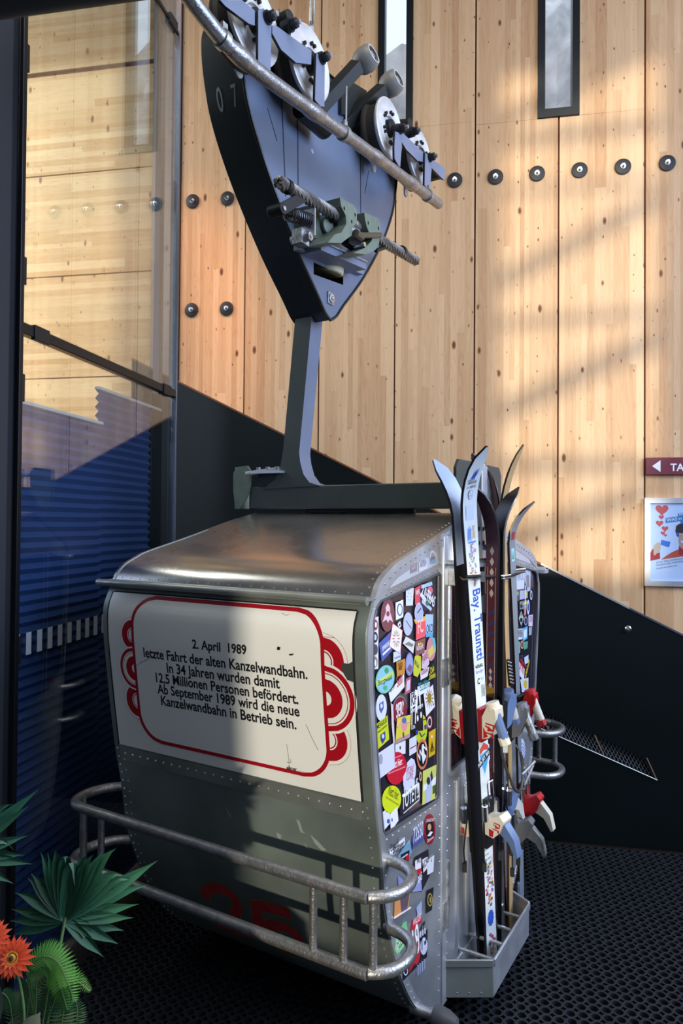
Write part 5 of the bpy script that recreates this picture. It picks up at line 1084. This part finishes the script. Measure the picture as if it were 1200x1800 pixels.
for k in range(3): q.flat([(-.022+k*.007, v_-.02), (-.018+k*.007, v_-.02), (-.012+k*.007, v_+.02), (-.016+k*.007, v_+.02)], uvf, .001, ink('#4C72C8'))
q.flat([(.004, v_-.02), (.022, v_-.02), (.018, v_+.02), (.024, v_+.03), (.008, v_+.03), (.010, v_+.005)], uvf, .001, ink('#C9B07E')); q.flat([(-.02, v_-.036), (.022, v_-.036), (.022, v_-.03), (-.02, v_-.03)], uvf, .001, ink('#5B7CC8'))
def flowers(py0, py1, strong):
    random.seed(int(py0)); a, b = vrow(py1), vrow(py0); cols = ['#A8324A', '#C05068', '#4A78C8', '#C8A53A', '#3E7A50', '#9A6AA8'] if strong else ['#B56A76', '#C58A92', '#7A9AC8', '#C8B07A', '#8A9AA0', '#A98AB0']
    n = int((b-a)/.011)
    for i in range(n):
        v = a+(b-a)*(i+.5)/n; env = sin(pi*(i+.5)/n)
        for k in range(3):
            u = (random.random()-.5)*.044*(.35+.65*env); r_ = .0025+random.random()*.0045*(1.5 if k == 0 else 1); c = random.choice(cols)
            q.flat(circ(u, v+(random.random()-.5)*.006, r_, 7), uvf, .0008+k*.0002, ink(c))
        s_ = random.choice((-1, 1)); q.flat([(0, v), (s_*.016, v+.008), (s_*.02, v+.012), (s_*.012, v+.004)], uvf, .0007, ink('#3E6A50' if strong else '#8A9AA8'))
flowers(955, 1030, False); flowers(1515, 1592, True); flowers(1640, 1678, True)
random.seed(5)
# gothic-style vertical lettering
def vert(s_, pya, pyb, hs, m_, bold=.03, off=-.018):
    a, b = vrow(pya), vrow(pyb); q.text(s_, lambda u, v, t: uvf(u, v, t), (off, a), (off, b), .0009, m_, hs, bold)
vert('Bay. Traunsti', 1036, 1160, 1.12, BLU, .012, -.012)
q.text('VÖLKL', uvf, (-.024, vrow(1173)), (.022, vrow(1173)), .0009, BK, 1.2, .04); q.text('Renntiger', uvf, (-.022, vrow(1182)), (.022, vrow(1182)), .0009, ink('#5A82C8'), 1.7)
v_ = vrow(1196); q.text('C', uvf, (-.016, v_-.012), (-.002, v_-.012), .0009, BK, 1.6, .03); q.text('205', uvf, (.004, v_), (.02, v_), .0009, ink('#9AA6AC'), 1.2)
vert('RACING SL', 1205, 1226, 1.3, BK, .01, .004); vert('TORSION', 1205, 1226, 1.3, BK, .01, .014)
v_ = vrow(1326); q.flat([(-.034, v_+.03), (0, v_+.062), (.034, v_+.03), (.034, v_-.03), (0, v_-.10), (-.034, v_-.03)], uvf, .0007, ink('#C9D6E4'))
q.flat([(-.026, v_+.028), (0, v_+.052), (.028, v_+.028), (.028, v_+.01), (0, v_+.02), (-.026, v_+.006)], uvf, .001, ink('#C2503E')); q.flat([(-.026, v_+.004), (.028, v_+.012), (.026, v_-.02), (0, v_-.085), (-.02, v_-.03)], uvf, .001, ink('#4FA2CC'))
q.flat([(-.042, v_-.025), (.036, v_+.02), (.036, v_-.012), (-.042, v_-.055)], uvf, .0013, ink('#1E2C40')); q.text('AIR JET SKI', uvf, (-.036, v_-.042), (.032, v_-.004), .0017, SKW, 1.3, .03)
for i_, s_ in enumerate(('Er dürst', 'immer', 'mit den', 'Chur')): q.text(s_, uvf, (-.022, vrow(1492+i_*9)), (-.022+.005*len(s_), vrow(1492+i_*9)), .0009, ink('#4A4E58'), 1.2)
v_ = vrow(1613); q.flat([(.017*cos(a*pi/15)*(1+.08*(a % 3)), v_+.036*sin(a*pi/15)*(1+.05*(a % 3))) for a in range(30)], uvf, .0009, ink('#2E56C0'))
on(s1, 'printed_graphics', q, smooth=False)
nb = -g1[2]; b1 = b0+nb*.024; t1 = t0+nb*.03
n1b = math.atan2(nb.y, nb.x)
s2, f2_, g2 = ski('ski', b1+Vector((0, 0, 0)), t1-Vector((0, 0, .03)), (.12, .28), n1b, .066, .080, SKW, (SKB, mat('pale_blue_ski_base', '#A9BCE0', .3)), SKE, 'pale blue ski with its bindings turned to the door, behind the white lettered ski', th=.014)
# burgundy pair
BUR = mat('burgundy_ski_top', '#4E2A34', .3); CHR_ = mat('dark_glossy_ski', '#24242A', .15, .2)
b2, t2 = straight((866, 1640), (868, 960), .065, .10)
nC = math.atan2(-.62, -.78)
s3, f3, g3 = ski('ski', b2, t2, (.12, .30), nC, .055, .070, BUR, SKB, SKE, 'burgundy ski with pale diamonds whose tip bends left behind the white ski', th=.012)
q = MB(); sg3 = 1 if (f3(.02, 1, 0)-f3(-.02, 1, 0)).dot(CR2) > 0 else -1
u3 = lambda u, v, t: f3(sg3*u, v, t)
for k in range(5):
    v = g3[4]-.02-k*.045; q.flat([(0, v+.02), (.012, v), (0, v-.02), (-.012, v)], u3, .0008, ink('#A8A29A'))
for k in range(14): v = g3[4]-.30-k*.045; q.flat([(-.018, v), (.018, v+.02), (.018, v+.034), (-.018, v+.012)], u3, .0008, ink('#2A3468'))
for k in range(3): v = vrow(1180, f3, g3)-k*.03; q.flat([(0, v+.014), (.010, v), (0, v-.014), (-.010, v)], u3, .0010, ink('#A8A29A'))
v = vrow(1215, f3, g3); q.flat([(-.018, v-.025), (.018, v-.025), (.018, v+.02), (-.018, v+.02)], u3, .0010, ink('#8A6E20'))
for u_ in (-.021, .021): q.tube([u3(u_, g3[4]*(.45+.5*k/8), .0012) for k in range(9)], .0008, ink('#B8A89A'), 4)
on(s3, 'printed_graphics', q, smooth=False)
b3, t3 = b2+Vector((.012, .022, 0))-g3[2]*.012, t2-g3[2]*.016+Vector((.0, .0, .02))
s4, f4, g4 = ski('ski', b3, t3, (.15, .28), nC+pi, .058, .072, CHR_, SKB, CHROME, 'dark glossy ski bending right, second lowest of the tips', th=.012)
# wooden pair
WSK = mat('amber_wood_ski', '#8A6238', .35, 0, .1, 40, .25, 14, stretch=(6, 6, .6)); WSB = mat('pale_wood_ski_base', '#B99A68', .45, 0, .1, 40, .2, 10, stretch=(6, 6, .5)); WDK = mat('dark_walnut_edge', '#3B261A', .4)
b4, t4 = straight((893, 1600), (880, 930), .075, .075)
nD = math.atan2(-.48, .87)
s5, f5, g5 = ski('ski', b4, t4, (.105, .41), nD, .064, .085, WSB, WDK, WDK, 'tan wooden ski whose tall tip curves right against the wood wall', th=.012)
s6, f6, g6 = ski('ski', b4-g5[2]*.024+Vector((-.005, .02, 0)), t4-g5[2]*.030+Vector((.0, .012, .03)), (.14, .36), math.atan2(-.66, -.75), .064, .085, mat('pinkish_brown_ski_top', '#8F7472', .4), WDK, WDK, 'brown wooden ski whose tip crosses left behind the white ski tip', th=.012)
# last one: slim metal ski
b5, t5 = straight((912, 1560), (896, 960), .085, .085)
s7, f7, g7 = ski('ski', b5, t5, (.12, .25), math.atan2(-.6, .8), .050, .066, mat('pale_metal_ski_top', '#93A0AC', .3, .4), SKB, CHROME, 'slim pale metallic ski at the far end, lowest tip bending right', th=.012)
q = MB(); sg7 = 1 if (f7(.02, 1, 0)-f7(-.02, 1, 0)).dot(CR2) > 0 else -1; u7 = lambda u, v, t: f7(sg7*u, v, t)
v = g7[4]+.05; q.flat([(-.016, v-.02), (.016, v-.02), (.016, v+.02), (-.016, v+.02)], u7, .0008, ink('#A8303A')); v -= .09; q.flat([(-.016, v-.03), (.016, v-.03), (.016, v+.03), (-.016, v+.03)], u7, .0008, ink('#9FD0D4')); q.flat([(-.010, v-.02), (.0, v+.02), (.010, v-.02)], u7, .001, ink('#3E8A6A')); on(s7, 'printed_graphics', q, smooth=False)
# ------------------------------------------------ bindings
def basis(g):
    B, t, n, wd, L0 = g; return t, n, wd
def binding(o, fr, g, vt, vh, scheme, sgn=1, tx='747'):
    """toe and heel unit on the top face at positions vt, vh"""
    t, n, wd = basis(g); k = sgn
    def at(u, v, h): return fr(u*k, v, h)
    body, acc, pad = scheme
    def solid(pts, h0, h1, m, name, fr_=at):      # outline in (v,h) plane, width between u=h0..h1
        q = MB(); q.plate(pts, [], lambda a, b, u: fr_(u, a, b), h0, h1, m); return q
    # toe: red/black pad, wedge housing, nose roller
    q = solid([(vt-.09, 0), (vt+.05, 0), (vt+.05, .02), (vt-.09, .016)], -.028, .028, pad, ''); a_ = on(o, 'toe_pad', q, bevel=.002)
    q = solid([(vt-.075, .016), (vt+.02, .02), (vt+.075, .05), (vt+.07, .085), (vt+.03, .088), (vt-.06, .05)], -.024, .024, body, ''); tb = on(o, 'toe_binding', q, bevel=.004)
    q = MB(); q.cyl(at(0, vt+.06, .062), at(0, vt-.05, .105), .019, acc, n=16); q.cyl(at(0, vt+.085, .055), at(0, vt+.055, .065), .026, body, n=16); q.cyl(at(0, vt-.045, .10), at(0, vt-.075, .112), .022, body, n=6); on(tb_ := o, 'tension_barrel', q, bevel=.002)
    if tx:
        q = MB(); uu = .0246
        for s_ in (-1, 1):
            q.flat([(vt-.07, .022), (vt-.02, .024), (vt-.055, .046)], lambda a, b, u: at(s_*uu, a, b), 0, RED)
            if s_*1: q.text(tx, lambda a, b, u: at(s_*(uu+.0004), a, b), (vt-.045, .028), (vt+.015, .042), 0, RED, 1.5, .03)
        q.text(tx, lambda a, b, u: at(a, b, .0895-(vt+.05-b)*.42 if b < vt+.03 else .0885), (.020, vt-.03), (-.020, vt-.03), 0, RED, 1.3, .03) if False else None
        on(o, 'lettering', q, smooth=False)
    # heel: track, housing, lever, brake wires
    q = solid([(vh-.12, 0), (vh+.10, 0), (vh+.10, .012), (vh-.12, .012)], -.022, .022, DARKM, ''); on(o, 'heel_track', q, bevel=.002)
    q = solid([(vh-.05, .010), (vh+.03, .010), (vh+.04, .05), (vh+.065, .085), (vh+.045, .105), (vh-.01, .085), (vh-.05, .05)], -.026, .026, body, ''); on(o, 'heel_binding', q, bevel=.005)
    q = solid([(vh-.02, .07), (vh+.03, .10), (vh-.02, .145), (vh-.09, .16), (vh-.095, .148), (vh-.04, .115)], -.016, .016, acc, ''); on(o, 'heel_lever', q, bevel=.003)
    q = MB(); q.cyl(at(-.034, vh+.085, .02), at(-.034, vh+.02, .02), .014, CHROME, n=12); q.cyl(at(.034, vh+.085, .02), at(.034, vh+.02, .02), .014, CHROME, n=12); q.box((-.0, 0, 0), (0, 0, 0), CHROME) if False else None
    q.tube([at(-.018, vh+.08, .03), at(-.018, vh+.17, .026), at(-.014, vh+.178, .026), at(.014, vh+.178, .026), at(.018, vh+.17, .026), at(.018, vh+.08, .03)], .0028, CHROME, 8); on(o, 'brake_wire', q)
    q = MB(); q.tube([at(-.032, vh+.02, .01), at(-.05, vh-.10, .02), at(-.05, vh-.16, .02)], .003, DARKM, 8); q.tube([at(.032, vh+.02, .01), at(.05, vh-.10, .02), at(.05, vh-.16, .02)], .003, DARKM, 8)
    for s_ in (-1, 1): q.box(at(s_*.05, vh-.16, .02)-Vector((.008, .008, .035)), at(s_*.05, vh-.16, .02)+Vector((.008, .008, .0)), BLACK)
    on(o, 'brake_arm', q)
    if tx:
        q = MB()
        for s_ in (-1, 1): 
            q.flat([(vh-.048, .03), (vh-.015, .03), (vh-.015, .055), (vh-.045, .05)], lambda a, b, u: at(s_*.0266, a, b), 0, RED); q.text(tx, lambda a, b, u: at(s_*.0268, a, b), (vh-.01, .05), (vh+.035, .06), 0, RED, 1.4, .03)
        on(o, 'lettering', q, smooth=False)
SCH = (CREAM, BLUEP, mat('black_red_pad', '#8E1420', .4))
binding(s1, f1, g1, vrow(1262), vrow(1440), SCH)
binding(s2, f2_, g2, vrow(1268, f2_, g2), vrow(1450, f2_, g2), SCH)
binding(s4, f4, g4, vrow(1252, f4, g4), vrow(1420, f4, g4), (BLUEP, mat('pale_grey_plastic', '#B8BCB8', .4), DARKM), tx=None)
binding(s5, f5, g5, vrow(1265, f5, g5), vrow(1455, f5, g5), (mat('grey_painted_metal', '#7D8088', .4, .4), STEEL, DARKM), tx=None)
binding(s7, f7, g7, vrow(1240, f7, g7), vrow(1410, f7, g7), (RED, CREAM, DARKM), tx=None)
# cable binding loop on the wooden ski
q = MB(); pts = [wp(881, 1308, .14), wp(882, 1325, .14), wp(889, 1350, .15), wp(896, 1368, .16), wp(903, 1386, .17), wp(911, 1392, .17), wp(917, 1380, .17), wp(918, 1350, .16), wp(914, 1322, .15)]
q.tube(smoothpath(pts, 5), .006, mat('cable_sheath', '#4A4642', .45, .4), 8); q.tube(smoothpath([wp(907, 1310, .15), wp(918, 1330, .15), wp(921, 1345, .15)], 4), .003, STEEL, 6)
q.tube([wp(917, 1362, .17), wp(934, 1345, .19), wp(940, 1338, .20)], .007, STEEL, 8); q.tube([wp(922, 1380, .18), wp(937, 1345, .20)], .005, STEEL, 8); on(s5, 'binding_cable', q)
q = MB(); q.tube([wp(893, 1160, .13), wp(897, 1205, .13)], .009, DARKM, 8)
for k in range(7): q.tube([wp(893+k*.7, 1163+k*6, .14), wp(898+k*.7, 1165+k*6, .14)], .0035, ALU_L, 6)
on(s7, 'ski_brake', q)
q = MB(); q.box(wp(885, 1310, .13)-Vector((.012, .012, .03)), wp(885, 1285, .13)+Vector((.016, .012, 0)), mat('pale_grey_plastic', '#B8BCB8')); on(s5, 'cable_tensioner', q, bevel=.003)
# strap holding the skis: cable with shackles
zc = wp(840, 1015, .15).z
q = MB(); pts = [wp(808, 1014, .075), wp(815, 1019, .13), wp(822, 1017, .155)]; q.tube(smoothpath(pts, 4), .004, mat('brass', '#8A6E3A', .35, .8), 8)
q.tube(smoothpath([wp(820, 1014, .155), wp(838, 1012, .175), wp(852, 1013, .13), wp(868, 1013, .11), wp(884, 1014, .12), wp(905, 1010, .14), wp(921, 1003, .12)], 5), .006, BLACK, 10)
q.box(wp(847, 1013, .16)-Vector((.008, .012, .02)), wp(847, 1013, .16)+Vector((.008, .012, .018)), CHROME)
for px, py in ((832, 1014), (889, 1015), (915, 1004)): c_ = wp(px, py, .165); q.tube([c_+Vector((-.02, 0, -.007)), c_+Vector((.02, 0, -.003)), c_+Vector((.02, 0, .01)), c_+Vector((-.02, 0, .006))], .0035, CHROME, 8, closed=True)
q.build('lock_cable', frame=W0, label='black cable with steel shackles tying the skis to the cabin door', category='cable')

# ================================================================== plants, lower left
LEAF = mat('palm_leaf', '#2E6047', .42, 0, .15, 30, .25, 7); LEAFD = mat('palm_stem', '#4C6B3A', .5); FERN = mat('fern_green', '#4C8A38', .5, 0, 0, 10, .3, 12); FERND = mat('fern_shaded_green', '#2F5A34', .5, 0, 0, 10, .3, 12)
OR = mat('orange_petal', '#E2512A', .5, 0, 0, 10, .2, 30); YL = mat('yellow_centre', '#C99B2E', .7, 0, .5, 200); GREY = mat('felted_silver_leaf', '#77857C', .8, 0, .5, 120, .15, 20)
def wpt(px, py, Y): r_ = ray(px, py); return Vector((0, 0, H))+r_*(Y/r_.y)
POT = mat('dark_planter', '#1B1A19', .6)
pl = MB(); pl.plate([(-1.05, 0), (-.42, 0), (-.40, .70), (-1.07, .70)], [], lambda u, v, t: (u, t, v), 1.12, 1.74, POT); pl.box((-1.02, 1.14, .69), (-.45, 1.72, .705), mat('potting_soil', '#1E1712', .9, 0, 1, 60)); 
pl.build('planter', frame=W0, bevel=.01, label='dark planter box below the plants at the lower left', category='planter')
def blade(q, c, d, n, L, w, bend, m, fold=.3, curl=0):
    """strip leaf from c along d, facing n, with a folded midrib"""
    d = d.normalized(); sd = d.cross(n).normalized(); n = sd.cross(d).normalized(); N = 9; vs = []
    for i in range(N+1):
        s_ = i/N; wd_ = w*(sin(pi*min(1, .18+s_*.82))**.7)*(1 if s_ < .5 else (1-((s_-.5)/.5)**2.5)+.02); p = c+d*(L*s_)+n*(bend*s_*s_*L)+Vector((0, 0, -1))*(curl*max(0, s_-.6)**2*L*4)
        vs += [p-sd*wd_+n*(wd_*fold), p-n*(wd_*fold*.4), p+sd*wd_+n*(wd_*fold)]
    fs = []
    for i in range(N): fs += [(3*i, 3*i+1, 3*i+4, 3*i+3), (3*i+1, 3*i+2, 3*i+5, 3*i+4)]
    q.add(vs, fs, m)
def fan(px, py, Y, tips, nrm, label, stempts, wdt=.017):
    c = wpt(px, py, Y); e_ = empty('fan_palm_leaf', W0, c, label=label, category='plant', group='fan palm fronds at the lower left')
    n = Vector(nrm).normalized()
    for i, (tx, ty, dy, curl) in enumerate(tips):
        T_ = wpt(tx, ty, Y+dy); q = MB(); d = T_-c; blade(q, Vector((0, 0, 0)), d, n, d.length, wdt*(1.0 if d.length > .2 else .8), random.uniform(-.05, .08), LEAF, .45, curl); q.build('leaf_segment', e_)
    q = MB(); rim = [(wpt(tx, ty, Y+dy)-c) for tx, ty, dy, _ in tips]; vs = [Vector((0, 0, 0))]
    for k, r_ in enumerate(rim): vs.append(r_*.5+n*.004); 
    for k in range(len(rim)-1): vs.append((rim[k]+rim[k+1])*.25-n*.006)
    m_ = len(rim); fs = []
    for k in range(m_-1): fs += [(0, 1+k, 1+m_+k), (0, 1+m_+k, 2+k)]
    q.add(vs, fs, LEAF); q.build('leaf_web', e_)
    q = MB(); q.tube([Vector(p)-c for p in smoothpath(stempts, 5)], .0035, LEAFD, 8); q.build('stem', e_)
tips = [(25, 1642, .02, 0), (18, 1617, .02, 0), (22, 1596, .02, 0), (28, 1560, .0, .1), (50, 1535, .0, .1), (56, 1525, .0, .1), (70, 1492, -.02, .1), (84, 1497, -.02, 0), (100, 1466, -.03, .2), (118, 1457, -.04, .5), (136, 1460, -.04, .8), (152, 1478, -.03, .3), (165, 1482, -.02, .2), (182, 1487, 0, .1), (205, 1470, .02, .2), (228, 1500, .03, .5), (236, 1517, .03, .4), (278, 1513, .05, 0), (260, 1548, .05, .1), (245, 1586, .04, 0), (236, 1611, .03, 0), (218, 1637, .03, 0), (209, 1657, .02, 0), (182, 1684, .0, 0)]
fan(115, 1612, 1.62, tips, (.1, -1, .15), 'large green fan palm leaf spread before the guard rail', [wpt(115, 1612, 1.62), wpt(108, 1650, 1.60), wpt(100, 1700, 1.57), wpt(88, 1760, 1.54), wpt(80, 1830, 1.52)])
tl_ = [(68, 1388, .06, 0), (52, 1415, .05, 0), (22, 1390, 0, .3), (26, 1462, .03, .6), (50, 1469, .04, 0), (45, 1500, .03, 0), (60, 1516, .03, 0), (24, 1554, .02, 0), (-30, 1360, 0, 0)]
fan(-70, 1500, 1.5, sorted(tl_, key=lambda t_: t_[1]), (.2, -1, .1), 'fan palm leaf reaching in from the left edge of the picture', [wpt(-70, 1500, 1.5), wpt(-60, 1600, 1.48), wpt(-30, 1720, 1.46), wpt(0, 1860, 1.45)], .016)
def gerbera(px, py, Y, R, tilt, label, stempts):
    c = wpt(px, py, Y); e_ = empty('gerbera', W0, c, label=label, category='flower', group='orange gerberas')
    n = Vector(tilt).normalized(); a = n.orthogonal().normalized(); b = n.cross(a)
    for ring, (m_, rr_, w_, lift) in enumerate(((19, R, .0058, .05), (17, R*.86, .0055, .22), (12, R*.5, .0035, .5))):
        for k in range(m_):
            th = 2*pi*k/m_+ring*.13; d = (a*cos(th)+b*sin(th)); q = MB(); d2 = (d+n*lift).normalized(); blade(q, d*.004+n*.002*ring, d2, n, rr_*random.uniform(.88, 1.06), w_, -.15, OR, .15); q.build('petal', e_)
    q = MB(); q.ball((0, 0, 0), .010, YL, 12); 
    for k in range(26): th = 2*pi*k/26; q.ball((a*cos(th)+b*sin(th))*.0115+n*.007, .0018, YL, 6)
    q.ball(n*.009, .005, mat('brown_disc', '#4A2A14', .8), 10); q.build('flower_centre', e_)
    q = MB(); q.tube([Vector(p)-c for p in smoothpath(stempts, 5)], .003, LEAFD, 8); q.build('stem', e_)
gerbera(22, 1683, 1.45, .040, (.15, -1, .35), 'orange gerbera with a brown and yellow centre, wholly in view', [wpt(22, 1685, 1.455), wpt(35, 1730, 1.47), wpt(42, 1780, 1.46), wpt(42, 1860, 1.45)])
gerbera(-16, 1648, 1.42, .034, (.3, -1, .3), 'orange gerbera cut by the left edge of the picture', [wpt(-16, 1650, 1.425), wpt(-12, 1730, 1.44), wpt(0, 1860, 1.44)])
def frond(pts, w0, m, label=None):
    P = smoothpath(pts, 8); q = MB(); q.tube(P, .0016, LEAFD, 6); N = len(P)
    for i in range(1, N):
        d = (P[i]-P[i-1]).normalized(); s_ = i/N; w = w0*sin(pi*(.12+.86*s_))**.8; n = Vector((0, -1, .2)); sd = d.cross(n).normalized()
        for k in (-1, 1): blade(q, P[i], (sd*k+d*.35), n, w, w*.075, -.2, m, .2)
    return q
fe = empty('fern', W0, wpt(60, 1800, 1.5), label='bright green fern beside the orange gerbera', category='plant')
fo = fe.location
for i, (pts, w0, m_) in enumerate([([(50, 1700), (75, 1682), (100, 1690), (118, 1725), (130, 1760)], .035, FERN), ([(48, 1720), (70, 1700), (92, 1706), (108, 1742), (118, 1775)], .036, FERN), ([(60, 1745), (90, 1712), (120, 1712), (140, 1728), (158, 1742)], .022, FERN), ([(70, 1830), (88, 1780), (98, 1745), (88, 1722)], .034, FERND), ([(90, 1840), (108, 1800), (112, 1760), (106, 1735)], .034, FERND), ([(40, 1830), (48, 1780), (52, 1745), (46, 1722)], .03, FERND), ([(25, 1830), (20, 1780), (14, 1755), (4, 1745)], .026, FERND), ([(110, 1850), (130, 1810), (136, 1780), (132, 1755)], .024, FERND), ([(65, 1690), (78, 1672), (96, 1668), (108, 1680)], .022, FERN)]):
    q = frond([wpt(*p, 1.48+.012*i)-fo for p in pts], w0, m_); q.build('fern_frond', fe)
q = MB()
for i, (pts) in enumerate([[(50, 1700), (62, 1790)], [(48, 1720), (60, 1790)], [(60, 1745), (62, 1800)], [(88, 1722), (70, 1830)], [(65, 1690), (62, 1800)]]): q.tube([wpt(*p, 1.5)-fo for p in pts], .0016, LEAFD, 6)
q.build('stem', fe)
sl = empty('silver_leaf_plant', W0, wpt(60, 1830, 1.42), label='felted silver-grey leaves at the bottom left corner', category='plant')
so = sl.location
for (px, py, tx, ty, w_) in ((40, 1840, 78, 1772, .022), (20, 1840, 24, 1785, .016), (70, 1845, 98, 1805, .016), (-10, 1800, 4, 1712, .014)):
    c, T_ = wpt(px, py, 1.40), wpt(tx, ty, 1.38); q = MB(); blade(q, c-so, T_-c, Vector((0, -1, .5)), (T_-c).length, w_, .1, GREY, .15); q.build('leaf', sl)
